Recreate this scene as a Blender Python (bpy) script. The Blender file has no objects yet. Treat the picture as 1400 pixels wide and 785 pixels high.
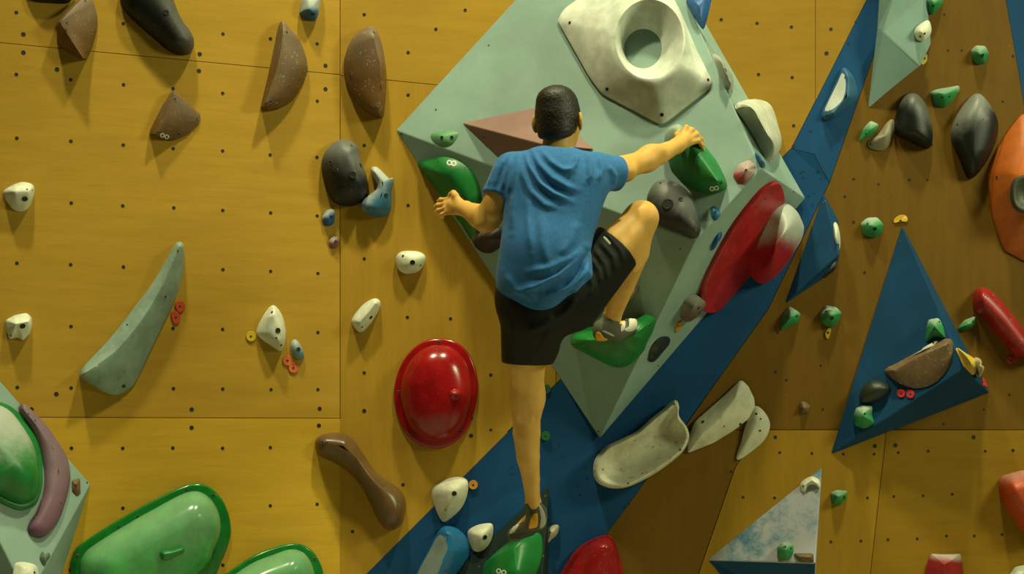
import bpy, bmesh, math, random
import numpy as np
from mathutils import Vector, Matrix
from mathutils.bvhtree import BVHTree

random.seed(7)
scene = bpy.context.scene
COL = scene.collection

# ------------------------------------------------------------------ camera, light, exposure
FPX, W_PX, H_PX = 2040.0, 1400.0, 785.0     # focal length in pixels of the 1400x785 frame
CX, CY = 700.0, 550.0                       # principal point (horizon at pixel row 550)
CAM_D, CAM_Z = 6.0, 1.6

cam_data = bpy.data.cameras.new('camera')
cam = bpy.data.objects.new('camera', cam_data)
COL.objects.link(cam)
cam.location = (0, -CAM_D, CAM_Z)
cam.rotation_euler = (math.pi / 2, 0, 0)
cam_data.sensor_width = 36.0
cam_data.lens = FPX / W_PX * 36.0
cam_data.shift_y = (CY - H_PX / 2) / W_PX
cam_data.clip_start = 0.015
scene.camera = cam

world = bpy.data.worlds.new('world')
scene.world = world
world.use_nodes = True
bg = world.node_tree.nodes['Background']
bg.inputs[0].default_value = (0.72, 0.90, 0.58, 1)
bg.inputs[1].default_value = 0.015

def area_light(name, loc, target, size, power, color, size_y=None):
    d = bpy.data.lights.new(name, 'AREA')
    d.energy = power
    d.color = color
    d.size = size
    if size_y:
        d.shape = 'RECTANGLE'
        d.size_y = size_y
    o = bpy.data.objects.new(name, d)
    COL.objects.link(o)
    o.location = loc
    o.rotation_euler = (Vector(target) - Vector(loc)).to_track_quat('-Z', 'Y').to_euler()
    return o

WARM = (1.0, 0.97, 0.58)
def spot(name, loc, target, power, color, cone, blend=.9, radius=.12):
    d = bpy.data.lights.new(name, 'SPOT')
    d.energy = power; d.color = color
    d.spot_size = math.radians(cone); d.spot_blend = blend; d.shadow_soft_size = radius
    o = bpy.data.objects.new(name, d)
    COL.objects.link(o)
    o.location = loc
    o.rotation_euler = (Vector(target) - Vector(loc)).to_track_quat('-Z', 'Y').to_euler()
    return o
spot('ceiling_spotlight', (-1.5, -2.7, 9.0), (-1.0, 0, .4), 1600, WARM, 58, .8, .22)
spot('ceiling_spotlight', (1.3, -2.3, 8.5), (0.2, -.5, 1.3), 1600, WARM, 50, .8, .22)
area_light('right_fill_light', (4.3, -2.5, 4.0), (0.6, 0, 1.2), 1.0, 125, (.95, 1.0, .58))  # added soft fill from the right, out of view; no window there

vs = scene.view_settings
vs.view_transform = 'Standard'
vs.look = 'None'
vs.exposure = 0.0
vs.gamma = 1.0
vs.use_curve_mapping = False
scene.cycles.use_denoising = True
scene.cycles.max_bounces = 6

# ------------------------------------------------------------------ geometry helpers
CAM = Vector((0, -CAM_D, CAM_Z))

def P(px, py, y=0.0):
    d = y + CAM_D
    return Vector(((px - CX) / FPX * d, y, CAM_Z - (py - CY) / FPX * d))

def ray(px, py):
    return Vector(((px - CX) / FPX, 1.0, -(py - CY) / FPX))

def to_px(v):
    d = v.y + CAM_D
    return (CX + v.x / d * FPX, CY - (v.z - CAM_Z) / d * FPX)

class Plane:
    def __init__(self, a, b, c):
        self.o = Vector(a)
        n = (Vector(b) - self.o).cross(Vector(c) - self.o).normalized()
        if n.y > 0:
            n = -n
        self.n = n
        u = Vector((1, 0, 0)); u = (u - n * u.dot(n)).normalized()
        self.u, self.v = u, n.cross(u)
    def hit(self, px, py, h=0.0):
        r = ray(px, py)
        t = (self.o + self.n * h - CAM).dot(self.n) / r.dot(self.n)
        return CAM + r * t
    def base(self, px, py, h=0.0):
        """foot on the plane of the point that shows at (px, py) when raised by h"""
        return self.hit(px, py, h) - self.n * h

def pts(s):
    return [tuple(float(q) for q in p.split(',')) for p in s.split()]

def smooth_closed(p, n):
    """closed Catmull-Rom, resampled to n points by arc length"""
    p = np.array(p, float); m = len(p); out = []
    for i in range(m):
        p0, p1, p2, p3 = p[i - 1], p[i], p[(i + 1) % m], p[(i + 2) % m]
        for t in np.linspace(0, 1, 12, endpoint=False):
            out.append(0.5 * (2 * p1 + (p2 - p0) * t + (2 * p0 - 5 * p1 + 4 * p2 - p3) * t * t
                              + (3 * p1 - p0 - 3 * p2 + p3) * t ** 3))
    return resample_closed(np.array(out), n)

def resample_closed(q, n):
    q = np.vstack([q, q[:1]])
    L = np.r_[0, np.cumsum(np.linalg.norm(np.diff(q, axis=0), axis=1))]
    t = np.linspace(0, L[-1], n, endpoint=False)
    return np.c_[np.interp(t, L, q[:, 0]), np.interp(t, L, q[:, 1])]

def rounded_poly(p, n, r=0.12):
    """polygon with slightly clipped corners, resampled"""
    p = np.array(p, float); m = len(p); out = []
    for i in range(m):
        a, b, c = p[i - 1], p[i], p[(i + 1) % m]
        s, e = b + (a - b) * r, b + (c - b) * r
        for t in np.linspace(0, 1, 7):
            out.append((1 - t) ** 2 * s + 2 * t * (1 - t) * b + t * t * e)
    return resample_closed(np.array(out), n)

def nearest_on_poly(q, line):
    best = None
    if len(line) == 1:
        return line[0]
    for a, b in zip(line[:-1], line[1:]):
        ab = b - a; L = ab.length_squared
        t = 0 if L == 0 else max(0, min(1, (q - a).dot(ab) / L))
        c = a + ab * t; d = (q - c).length
        if best is None or d < best[0]:
            best = (d, c)
    return best[1]

def profile(kind):
    A = [math.radians(a) for a in (0, 12, 25, 38, 50, 60, 70, 78, 85, 90)]
    if kind == 'dome':
        return [(1 - math.cos(a), math.sin(a)) for a in A]
    if kind == 'soft':
        return [(0, 0), (0.0, .06)] + [(u, .06 + .94 * (1 - (1 - u) ** 1.9)) for u in (.03, .1, .2, .32, .45, .6, .75, .9, 1)]
    if kind == 'moon':
        return [(1 - math.cos(a), .82 * math.sin(a) + .18 * (1 - math.cos(a))) for a in A]
    if kind == 'wedge':
        return [(0, 0), (.0, .10), (.04, .16), (.3, .45), (.6, .74), (.85, .93), (.94, .985), (1, 1)]
    if kind == 'rim':
        return [(0, 0), (0, .10), (.015, .125), (.12, .125), (.14, .13)] + \
               [(.14 + .86 * (1 - math.cos(a)), .13 + .87 * math.sin(a)) for a in A]
    if kind == 'rimlow':
        return [(0, 0), (0, .16), (.02, .2), (.17, .2), (.185, .22)] + \
               [(.185 + .815 * (1 - math.cos(a)), .22 + .78 * math.sin(a)) for a in A]
    if kind == 'flat':
        return [(0, 0), (0, .75), (.06, 1), (1, 1)]
    if kind == 'slab':
        return [(0, 0), (0, .6), (.02, .85), (.06, 1), (1, 1.05)]
    if kind == 'dish':
        return [(0, 0), (0, .35), (.04, .75), (.1, .97), (.16, 1), (.24, .93), (.4, .6), (.6, .34), (.8, .22), (1, .18)]
    raise ValueError(kind)

def mesh_from(name, verts, faces, mat, smooth=True, sharp_deg=48, origin=None):
    me = bpy.data.meshes.new(name)
    o = bpy.data.objects.new(name, me)
    COL.objects.link(o)
    org = Vector(origin) if origin is not None else Vector((0, 0, 0))
    me.from_pydata([tuple(Vector(v) - org) for v in verts], [], faces)
    bm = bmesh.new(); bm.from_mesh(me)
    bmesh.ops.remove_doubles(bm, verts=bm.verts, dist=2e-4)
    bmesh.ops.recalc_face_normals(bm, faces=bm.faces)
    if smooth:
        for f in bm.faces: f.smooth = True
        for e in bm.edges:
            if len(e.link_faces) == 2 and e.calc_face_angle(0) > math.radians(sharp_deg):
                e.smooth = False
    bm.to_mesh(me); bm.free()
    if mat: me.materials.append(mat)
    o.location = org
    return o

def parent(o, p):
    """child whose mesh was built round a world origin"""
    o.parent = p
    o.location = Vector(o.location) - Vector(p.location)
    return o

def tag(o, label=None, cat=None, group=None, kind=None):
    if label: o['label'] = label
    if cat: o['category'] = cat
    if group: o['group'] = group
    if kind: o['kind'] = kind
    return o

def bvh_of(o):
    me = o.data; M = Vector(o.location)
    if o.parent: M = M + Vector(o.parent.location)
    return BVHTree.FromPolygons([v.co + M for v in me.vertices], [tuple(p.vertices) for p in me.polygons])

def cast(bvh, px, py):
    r = ray(px, py).normalized()
    loc, n, i, d = bvh.ray_cast(CAM, r)
    if loc is None:
        return None, None
    if n.dot(r) > 0: n = -n
    return loc, n

# ------------------------------------------------------------------ materials
def lin(r, g, b):
    f = lambda c: (c / 255 / 12.92) if c / 255 <= .04045 else ((c / 255 + .055) / 1.055) ** 2.4
    return (f(r), f(g), f(b))

class NT:
    def __init__(self, name):
        self.m = bpy.data.materials.new(name)
        self.m.use_nodes = True
        self.t = self.m.node_tree
        self.b = self.t.nodes['Principled BSDF']
    def n(self, typ, **kw):
        x = self.t.nodes.new(typ)
        for k, v in kw.items(): setattr(x, k, v)
        return x
    def l(self, a, b): self.t.links.new(a, b)
    def noise(self, vec, scale, detail=3, rough=.6):
        x = self.n('ShaderNodeTexNoise')
        x.inputs['Scale'].default_value = scale
        x.inputs['Detail'].default_value = detail
        x.inputs['Roughness'].default_value = rough
        self.l(vec, x.inputs['Vector'])
        return x.outputs['Fac']
    def ramp(self, fac, a, b, lo=0.0, hi=1.0):
        x = self.n('ShaderNodeMapRange', interpolation_type='SMOOTHSTEP')
        x.inputs['From Min'].default_value = a; x.inputs['From Max'].default_value = b
        x.inputs['To Min'].default_value = lo; x.inputs['To Max'].default_value = hi
        self.l(fac, x.inputs['Value'])
        return x.outputs['Result']
    def math(self, op, a, b=None):
        x = self.n('ShaderNodeMath', operation=op)
        for i, v in enumerate((a, b)):
            if v is None: continue
            if isinstance(v, (int, float)): x.inputs[i].default_value = v
            else: self.l(v, x.inputs[i])
        return x.outputs[0]
    def mix(self, fac, a, b):
        x = self.n('ShaderNodeMix', data_type='RGBA')
        if isinstance(fac, (int, float)): x.inputs[0].default_value = fac
        else: self.l(fac, x.inputs[0])
        for i, v in ((6, a), (7, b)):
            if isinstance(v, tuple): x.inputs[i].default_value = (*v[:3], 1)
            else: self.l(v, x.inputs[i])
        return x.outputs[2]
    def bump(self, h, strength, dist=.002):
        x = self.n('ShaderNodeBump')
        x.inputs['Strength'].default_value = strength
        x.inputs['Distance'].default_value = dist
        self.l(h, x.inputs['Height'])
        self.l(x.outputs[0], self.b.inputs['Normal'])

CHALK = (0.46, 0.49, 0.44)

def hold_mat(name, rgb, rough=.55, chalk=None, speck=0.0, dirt=0.0, grit=.35, origin=None):
    """moulded plastic: colour with slight mottling, rubbed-in chalk (chalk = world start, world end, amount), specks, dirt"""
    t = NT(name)
    tc = t.n('ShaderNodeTexCoord').outputs['Object']
    n1 = t.noise(tc, 14, 4)
    c = t.mix(t.ramp(n1, .3, .7), tuple(x * .82 for x in rgb), tuple(min(1, x * 1.14) for x in rgb))
    if dirt:
        n3 = t.noise(tc, 38, 5, .7)
        c = t.mix(t.math('MULTIPLY', t.ramp(n3, .56, .72), dirt), c, (.05, .045, .03))
    if speck:
        v = t.n('ShaderNodeTexNoise'); v.inputs['Scale'].default_value = 120; v.inputs['Detail'].default_value = 2
        t.l(tc, v.inputs['Vector'])
        big = t.noise(tc, 22, 2)
        f = t.math('MULTIPLY', t.ramp(v.outputs['Fac'], .60, .70), t.ramp(big, .38, .62))
        c = t.mix(t.math('MULTIPLY', f, speck), c, CHALK)
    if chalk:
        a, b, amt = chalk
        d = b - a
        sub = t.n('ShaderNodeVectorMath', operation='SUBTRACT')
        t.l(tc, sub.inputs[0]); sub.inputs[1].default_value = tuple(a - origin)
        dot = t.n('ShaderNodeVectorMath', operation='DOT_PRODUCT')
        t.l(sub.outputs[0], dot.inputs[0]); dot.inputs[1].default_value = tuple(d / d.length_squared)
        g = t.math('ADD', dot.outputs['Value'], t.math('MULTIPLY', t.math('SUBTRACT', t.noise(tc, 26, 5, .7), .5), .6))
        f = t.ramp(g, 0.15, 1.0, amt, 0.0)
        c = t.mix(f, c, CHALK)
    t.l(c, t.b.inputs['Base Color'])
    t.b.inputs['Roughness'].default_value = rough
    t.b.inputs['Specular IOR Level'].default_value = .4
    if grit:
        t.bump(t.noise(tc, 420, 3, .7), grit, .0012)
    return t.m

def simple_mat(name, rgb, rough=.6, metal=0.0, bump=0.0, scale=300):
    t = NT(name)
    tc = t.n('ShaderNodeTexCoord').outputs['Object']
    t.l(t.mix(t.noise(tc, 30, 3), tuple(x * .85 for x in rgb), tuple(x * 1.12 for x in rgb)), t.b.inputs['Base Color'])
    t.b.inputs['Roughness'].default_value = rough
    t.b.inputs['Metallic'].default_value = metal
    if bump: t.bump(t.noise(tc, scale, 4), bump, .002)
    return t.m

def ply_mat(name, rgb, vertical=False):
    """varnished birch plywood: long grain, cloudy tone, scuffs"""
    t = NT(name)
    tc = t.n('ShaderNodeTexCoord').outputs['Object']
    mp = t.n('ShaderNodeMapping')
    mp.inputs['Scale'].default_value = (9, 1, 1.1) if vertical else (1.1, 1, 9)
    t.l(tc, mp.inputs['Vector'])
    g1 = t.noise(mp.outputs[0], 2.4, 5, .62)
    mp2 = t.n('ShaderNodeMapping')
    mp2.inputs['Scale'].default_value = (60, 1, 3) if vertical else (3, 1, 60)
    t.l(tc, mp2.inputs['Vector'])
    g2 = t.noise(mp2.outputs[0], 3, 3, .6)
    cl = t.noise(tc, 1.7, 4, .6)
    c = t.mix(t.ramp(g1, .3, .72), tuple(x * .92 for x in rgb), tuple(x * 1.06 for x in rgb))
    c = t.mix(t.math('MULTIPLY', t.ramp(g2, .45, .75), .26), c, tuple(x * .66 for x in rgb))
    c = t.mix(t.math('MULTIPLY', t.ramp(cl, .45, .75), .26), c, tuple(x * .72 for x in rgb))
    sc = t.noise(tc, 9, 6, .75)
    c = t.mix(t.math('MULTIPLY', t.ramp(sc, .60, .78), .35), c, (rgb[0] * .6, rgb[1] * .55, rgb[2] * .45))
    dust = t.noise(tc, 150, 2, .6)
    c = t.mix(t.math('MULTIPLY', t.ramp(dust, .68, .80), .30), c, (.5, .45, .25))
    t.l(c, t.b.inputs['Base Color'])
    t.b.inputs['Roughness'].default_value = .6
    t.b.inputs['Specular IOR Level'].default_value = .12
    t.bump(g2, .12, .001)
    return t.m

def paint_mat(name, rgb, scuff=(.35, .42, .40), scuff_amt=.35, scale=5.0, rough=.6, lo=.60, hi=.80):
    """gritty painted plywood with chalky scuffs"""
    t = NT(name)
    tc = t.n('ShaderNodeTexCoord').outputs['Object']
    n1 = t.noise(tc, 3.0, 5, .6)
    c = t.mix(t.ramp(n1, .3, .7), tuple(x * .85 for x in rgb), tuple(min(1, x * 1.1) for x in rgb))
    s = t.noise(tc, scale, 7, .72)
    c = t.mix(t.math('MULTIPLY', t.ramp(s, lo, hi), scuff_amt), c, scuff)
    d = t.noise(tc, 170, 2, .5)
    c = t.mix(t.math('MULTIPLY', t.ramp(d, .66, .76), .35), c, scuff)
    t.l(c, t.b.inputs['Base Color'])
    t.b.inputs['Roughness'].default_value = rough
    t.b.inputs['Specular IOR Level'].default_value = .12
    t.bump(t.noise(tc, 500, 3, .7), .35, .001)
    return t.m

M_BOLT = simple_mat('bolt_black_steel', (.012, .012, .011), .5, .3)
M_SCREW = simple_mat('screw_steel', (.16, .16, .13), .45, .6)
M_LOGO = simple_mat('white_print', (.66, .68, .58), .6)

# shared bolt meshes: a washer ring round a sunk hex socket
def bolt_mesh(name, m1, m2):
    n = 12; v = []; f = []
    prof = [(1.0, 0.0), (1.0, .16), (.9, .24), (.72, .20), (.66, .07), (0.0, .06)]
    for r, h in prof[:-1]:
        for i in range(n):
            a = 2 * math.pi * i / n
            v.append((r * math.cos(a), r * math.sin(a), h))
    v.append((0, 0, prof[-1][1]))
    for k in range(len(prof) - 2):
        for i in range(n):
            j = (i + 1) % n
            f.append((k * n + i, k * n + j, (k + 1) * n + j, (k + 1) * n + i))
    k = len(prof) - 2
    for i in range(n):
        f.append((k * n + i, k * n + (i + 1) % n, len(v) - 1))
    me = bpy.data.meshes.new(name)
    me.from_pydata(v, [], f)
    me.materials.append(m1); me.materials.append(m2)
    for i, p in enumerate(me.polygons):
        p.material_index = 1 if i >= 3 * n else 0
    return me
ME_BOLT = bolt_mesh('bolt', M_BOLT, M_BOLT)
ME_SCREW = bolt_mesh('screw', M_SCREW, M_BOLT)

def add_bolt(parent_obj, bvh, px, py, rpx, name='bolt'):
    loc, n = cast(bvh, px, py)
    if loc is None: return None
    o = bpy.data.objects.new(name, ME_BOLT if name == 'bolt' else ME_SCREW)
    COL.objects.link(o)
    r = rpx / FPX * (loc.y + CAM_D)
    o.rotation_euler = n.to_track_quat('Z', 'Y').to_euler()
    o.scale = (r, r, min(r, .006))
    o.parent = parent_obj
    o.location = loc + n * .0004 - Vector(parent_obj.location)
    return o

def add_ring_mark(parent_obj, bvh, x1, y1, x2, y2, r, name='logo_mark'):
    """the maker's small white sign: two linked rings printed on the hold"""
    v, f = [], []
    for cx, cy in ((x1, y1), (x2, y2)):
        n = 14; base = len(v)
        for k in range(n):
            a = 2 * math.pi * k / n
            for rr in (r * .55, r):
                loc, nn = cast(bvh, cx + rr * math.cos(a), cy + rr * math.sin(a))
                if loc is None: loc, nn = cast(bvh, cx, cy)
                if loc is None: return
                v.append(loc + nn * .0008)
        for k in range(n):
            j = (k + 1) % n
            f.append((base + 2 * k, base + 2 * k + 1, base + 2 * j + 1, base + 2 * j))
    o = mesh_from(name, v, f, M_LOGO, origin=parent_obj.location)
    o.parent = parent_obj; o.location = (0, 0, 0)
    return o

def patch(name, outline, bvh, mat, parent_obj, off=.0015, n=40, rings=5, smooth_outline=True):
    """a thin sheet that lies on a surface, its edge given by an outline on that surface"""
    q = smooth_closed(outline, n) if smooth_outline else resample_closed(np.array(outline, float), n)
    c = q.mean(0); v = []; f = []; last = None
    for k in range(rings + 1):
        s = k / rings
        for p in q:
            w = p + (c - p) * s
            loc, nn = cast(bvh, *w)
            if loc is None:
                loc, nn = (last if last else (None, None))
                if loc is None: return None
            last = (loc, nn)
            o_ = off if k else 0.0
            v.append(loc + nn * o_)
    for k in range(rings):
        for i in range(n):
            j = (i + 1) % n
            f.append((k * n + i, k * n + j, (k + 1) * n + j, (k + 1) * n + i))
    o = mesh_from(name, v, f, mat, origin=parent_obj.location)
    o.parent = parent_obj; o.location = (0, 0, 0)
    return o

# ------------------------------------------------------------------ the wall
PL_B = Plane(P(465, 0, 0), P(900, 0, 0), P(465, 500, 0))
PL_A = Plane(P(465, 100, 0), P(465, 600, 0), P(0, 300, -0.49))
PL_R = Plane(P(1000, 588, .05), P(1400, 588, .05), P(1300, 0, -.01))
PL_BR = Plane(P(1000, 588, .045), P(1400, 588, .045), P(1300, 785, .045))

PLY = (.43, .252, .028)
M_PLY = [ply_mat('birch_plywood', PLY), ply_mat('birch_plywood_honey', (.54, .325, .028)),
         ply_mat('birch_plywood_upright', (.41, .236, .024), True),
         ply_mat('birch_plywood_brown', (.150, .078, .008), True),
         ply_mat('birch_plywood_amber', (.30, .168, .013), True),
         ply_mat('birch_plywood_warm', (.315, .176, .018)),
         ply_mat('birch_plywood_tan', (.255, .140, .010))]
M_BLUE_WALL = paint_mat('blue_wall_paint', (.008, .060, .165), (.07, .15, .20), .25, 7)
M_BACK = simple_mat('backing_board', (.05, .03, .015), .8)
M_HOLE = simple_mat('t_nut_shadow', (.008, .007, .005), .7)
M_MAT = simple_mat('floor_mat_vinyl', (.52, .50, .38), .6, 0, .1)

# floor and backing
def box_mesh(name, lo, hi, mat):
    x0, y0, z0 = lo; x1, y1, z1 = hi
    v = [(x0, y0, z0), (x1, y0, z0), (x1, y1, z0), (x0, y1, z0), (x0, y0, z1), (x1, y0, z1), (x1, y1, z1), (x0, y1, z1)]
    f = [(0, 1, 2, 3), (4, 5, 6, 7), (0, 1, 5, 4), (1, 2, 6, 5), (2, 3, 7, 6), (3, 0, 4, 7)]
    return mesh_from(name, v, f, mat, smooth=False)

floor = tag(box_mesh('floor', (-3.6, -8, -.05), (3.6, .6, 0.0), M_MAT), 'grey padded floor at the foot of the climbing wall', kind='structure')

def back_sheet():
    v, f = [], []
    for (a, b, pl) in ((-320, 464, PL_A), (464, 1740, None)):
        i = len(v)
        for px, py in ((a, -330), (b, -330), (b, 1080), (a, 1080)):
            q = pl.hit(px, py, -.03) if pl else P(px, py, .20)
            v.append(q)
        for px, py in ((a, -330), (b, -330), (b, 1080), (a, 1080)):
            q = pl.hit(px, py, -.05) if pl else P(px, py, .22)
            v.append(q)
        f += [(i, i + 1, i + 2, i + 3), (i + 4, i + 5, i + 6, i + 7)] + [(i + k, i + (k + 1) % 4, i + 4 + (k + 1) % 4, i + 4 + k) for k in range(4)]
    return mesh_from('wall_back', v, f, M_BACK, smooth=False)
wall = tag(back_sheet(), 'tall indoor climbing wall clad in drilled plywood with a blue painted band', kind='structure')

def panel(name, outline, plane, mat, thick=.018, gap=.45, depth=None):
    """one sheet of plywood; edges pulled in by a hair so the joint shows"""
    p = np.array(pts(outline) if isinstance(outline, str) else outline, float)
    m = len(p); q = []
    area = sum(p[i][0] * p[(i + 1) % m][1] - p[(i + 1) % m][0] * p[i][1] for i in range(m))
    sgn = 1 if area > 0 else -1
    for i in range(m):                                      # inset by gap pixels
        a, b, c = p[i - 1], p[i], p[(i + 1) % m]
        e1 = (b - a) / np.linalg.norm(b - a); e2 = (c - b) / np.linalg.norm(c - b)
        n1 = np.array([-e1[1], e1[0]]) * sgn; n2 = np.array([-e2[1], e2[0]]) * sgn
        k = max(.3, 1 + n1.dot(n2))
        q.append(b + (n1 + n2) / k * gap)
    top = [plane.hit(*w) if depth is None else P(w[0], w[1], depth[i]) for i, w in enumerate(q)]
    nrm = plane.n
    back = [t - nrm * thick for t in top]
    v = top + back
    f = [tuple(range(m)), tuple(range(2 * m - 1, m - 1, -1))] + [(i, (i + 1) % m, m + (i + 1) % m, m + i) for i in range(m)]
    org = sum((Vector(t) for t in top), Vector()) / m
    o = mesh_from(name, v, f, mat, smooth=False, origin=org)
    parent(o, wall)
    return o

pA = [panel('plywood_panel', '-300,30 465,102 465,-320 -300,-320', PL_A, M_PLY[0]),
      panel('plywood_panel', '-300,30 465,102 465,572 -300,569.5', PL_A, M_PLY[0]),
      panel('plywood_panel', '-300,569.5 465,572 465,1075 -300,1075', PL_A, M_PLY[1])]
pB = [panel('plywood_panel', '465,-320 465,103 760,132 760,-320', PL_B, M_PLY[0]),
      panel('plywood_panel', '465,103 760,132 760,525 693,591.5 465,573', PL_B, M_PLY[2]),
      panel('plywood_panel', '465,573 693,591.5 500,785 207,1075 465,1075', PL_B, M_PLY[2]),
      panel('plywood_panel', '760,-320 760,525 1082,203 1115,138 1115,-320', PL_B, M_PLY[5]),
      panel('plywood_panel', '1115,-320 1115,138 1185,0 1347,-320', PL_B, M_PLY[5])]
def ydep(px, py):
    return PL_R.hit(px, py).y
STR = pts('1376,-320 1224,0 1207,40 1134,250')
STL = pts('1082,203 1185,0 1347,-320')
stripe_hi = panel('blue_painted_panel', STR + [(1113, 211)] + STL, PL_B, M_BLUE_WALL, gap=.3,
                  depth=[ydep(*q) for q in STR] + [0.0] + [0.0] * 3)
STR2 = pts('1134,250 1050,423 981,520 831,728 780,800 560,1075')
STL2 = pts('207,1075 500,785 1082,203')
stripe_lo = panel('blue_painted_panel', [(1113, 211)] + STR2 + STL2, PL_B, M_BLUE_WALL, gap=.3,
                  depth=[0.0] + [max(0.0, min(.03, ydep(*q))) for q in STR2[:4]] + [.0, .0] + [0.0] * 3)
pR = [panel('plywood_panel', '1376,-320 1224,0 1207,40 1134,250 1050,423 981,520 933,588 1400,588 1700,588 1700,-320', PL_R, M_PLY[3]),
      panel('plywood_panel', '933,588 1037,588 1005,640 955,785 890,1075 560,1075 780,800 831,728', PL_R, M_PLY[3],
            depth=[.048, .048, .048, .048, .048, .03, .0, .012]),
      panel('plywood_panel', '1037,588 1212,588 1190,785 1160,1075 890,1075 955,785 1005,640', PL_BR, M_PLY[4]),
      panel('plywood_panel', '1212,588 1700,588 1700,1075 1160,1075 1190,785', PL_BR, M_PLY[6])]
# blue paint at the upper right edge of the wall
blue_r = panel('blue_painted_panel', '1375,0 1392,95 1402,158 1700,700 1700,-320 1350,-320', PL_R, M_BLUE_WALL, gap=.3)
for v in blue_r.data.vertices: v.co += PL_R.n * .0015

# drilled t-nut holes: small steel-rimmed sockets, one joined part per sheet group
def t_nuts(name, spots, plane, r=2.4):
    v, f = [], []
    for (px, py, *rr) in spots:
        rad = (rr[0] if rr else r) / FPX * CAM_D
        c = plane.hit(px, py); i0 = len(v); n = 8
        for (k, h) in ((1.0, 0.0), (1.0, .0008), (.8, .0008), (.7, .0003)):
            for a in range(n):
                w = 2 * math.pi * a / n
                v.append(c + plane.u * math.cos(w) * rad * k + plane.v * math.sin(w) * rad * k + plane.n * h)
        for ring in range(3):
            for a in range(n):
                b = (a + 1) % n
                f.append((i0 + ring * n + a, i0 + ring * n + b, i0 + (ring + 1) * n + b, i0 + (ring + 1) * n + a))
        f.append(tuple(i0 + 3 * n + a for a in range(n)))
    o = mesh_from(name, v, f, M_HOLE, smooth=False, origin=v[0])
    parent(o, wall); o['kind'] = 'stuff'
    return o
rows = [(-311, -254), (-227, -175), (-143, -97), (-59, -19), (25, 60), (109, 139), (193.5, 215.5), (277.5, 295), (362, 374), (446, 454), (531, 533), (613.5, 612), (697, 690), (780, 769)]
spots = []
for cx_ in (23, 97, 168.5, 237, 305, 370, 434):
    for a, b in rows:
        y = a + (b - a) * (cx_ - 97) / 337
        spots.append((cx_ + random.uniform(-.7, .7), y + random.uniform(-.7, .7)))
spots += [(x, y, 3.0) for x, y in ((32, 47), (32, 72), (78, 95), (273, 74), (272, 97), (445, 90), (445, 122), (437, 559), (436, 582), (262, 560), (262, 585), (77, 539), (43, 560))]
t_nuts('t_nut_holes', spots, PL_A)
t_nuts('t_nut_holes', [(558, 72), (558, 130), (498, 199), (558, 281), (498, 354), (557, 434), (616, 436), (671, 513), (671, 588, 2), (498, 510),
       (498, 562, 3), (644, 572, 3), (644, 596, 3), (551, 663), (482, 727), (596, 40), (636, 14), (498, 20), (986, 27), (1035, 32), (1082, 37), (1037, 102),
       (1083, 106), (1085, 172), (1085, 200), (1136, 40), (1130, 73, 3)], PL_B)
t_nuts('t_nut_holes', [(1167, 245), (1243, 246), (1201, 252, 1.6), (1268, 246, 1.6), (1363, 243), (1167, 304), (1155, 269), (1182, 373), (1060, 509), (1122, 500, 1.6),
       (1274, 198), (1315, 69, 1.6), (1296, 69, 1.6), (1385, 77), (1371, 139, 1.6), (1291, 20, 1.6), (1063, 455, 1.8), (1345, 560, 1.6), (1290, 640 - 60, 1.6), (1380, 540, 1.8),
       (1075, 520, 1.8), (1125, 560, 1.6)], PL_R, 2.0)
t_nuts('t_nut_holes', [(1060, 598, 2.6), (1066, 619), (1110, 620), (1153, 621), (1195, 621), (1196, 610, 3), (1224, 609, 3), (1228, 619), (1269, 617), (1331, 598, 3), (1347, 617),
       (1385, 616, 2.4), (1016, 680), (1059, 681), (1186, 681), (1222, 679), (1262, 678), (1302, 676), (1380, 676), (1136, 741), (1177, 740), (1214, 738), (1254, 737),
       (1294, 733), (1332, 733), (1370, 731), (1000, 645, 1.6)], PL_BR, 2.0)
t_nuts('t_nut_holes', [(1112, 265, 1.8), (1098, 235, 1.8), (1123, 233, 2), (1160, 60, 1.6), (1170, 30, 1.6), (1108, 180, 1.6), (800, 640, 1.6), (765, 610, 1.6), (700, 640, 1.6), (860, 690, 1.6), (790, 665, 1.6)], PL_B, 2)

# ------------------------------------------------------------------ volumes
M_MINT = paint_mat('mint_volume_paint', (.235, .345, .300), (.42, .47, .40), .22, 4)
M_MINT_D = paint_mat('teal_volume_paint', (.200, .310, .280), (.36, .42, .36), .25, 4)
M_VBLUE = paint_mat('blue_volume_paint', (.007, .050, .120), (.09, .17, .21), .3, 4)
M_VGREY = paint_mat('chalked_blue_volume_paint', (.055, .165, .24), (.36, .36, .37), .90, 4.5, lo=.36, hi=.56)
M_PURP = paint_mat('mauve_volume_paint', (.240, .145, .125), (.40, .40, .34), .3, 6)
M_BLACKV = paint_mat('black_volume_paint', (.010, .022, .018), (.05, .08, .07), .3, 8)

def volume(name, label, verts, faces, mat, cat='climbing volume', group=None, screws=()):
    """faceted plywood box; verts in world space; edges lightly rounded; screws along the edges"""
    c = sum((Vector(v) for v in verts), Vector()) / len(verts)
    o = mesh_from(name, verts, faces, mat, smooth=False, origin=c)
    bm = bmesh.new(); bm.from_mesh(o.data)
    es = [e for e in bm.edges if len(e.link_faces) == 2 and e.calc_face_angle(0) > .2]
    bmesh.ops.bevel(bm, geom=es, offset=.005, segments=2, affect='EDGES', profile=.6)
    bm.to_mesh(o.data); bm.free()
    tag(o, label, cat, group)
    b = bvh_of(o)
    for s in screws:
        add_bolt(o, b, s[0], s[1], s[2] if len(s) > 2 else 1.6, 'screw')
    return o

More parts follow.
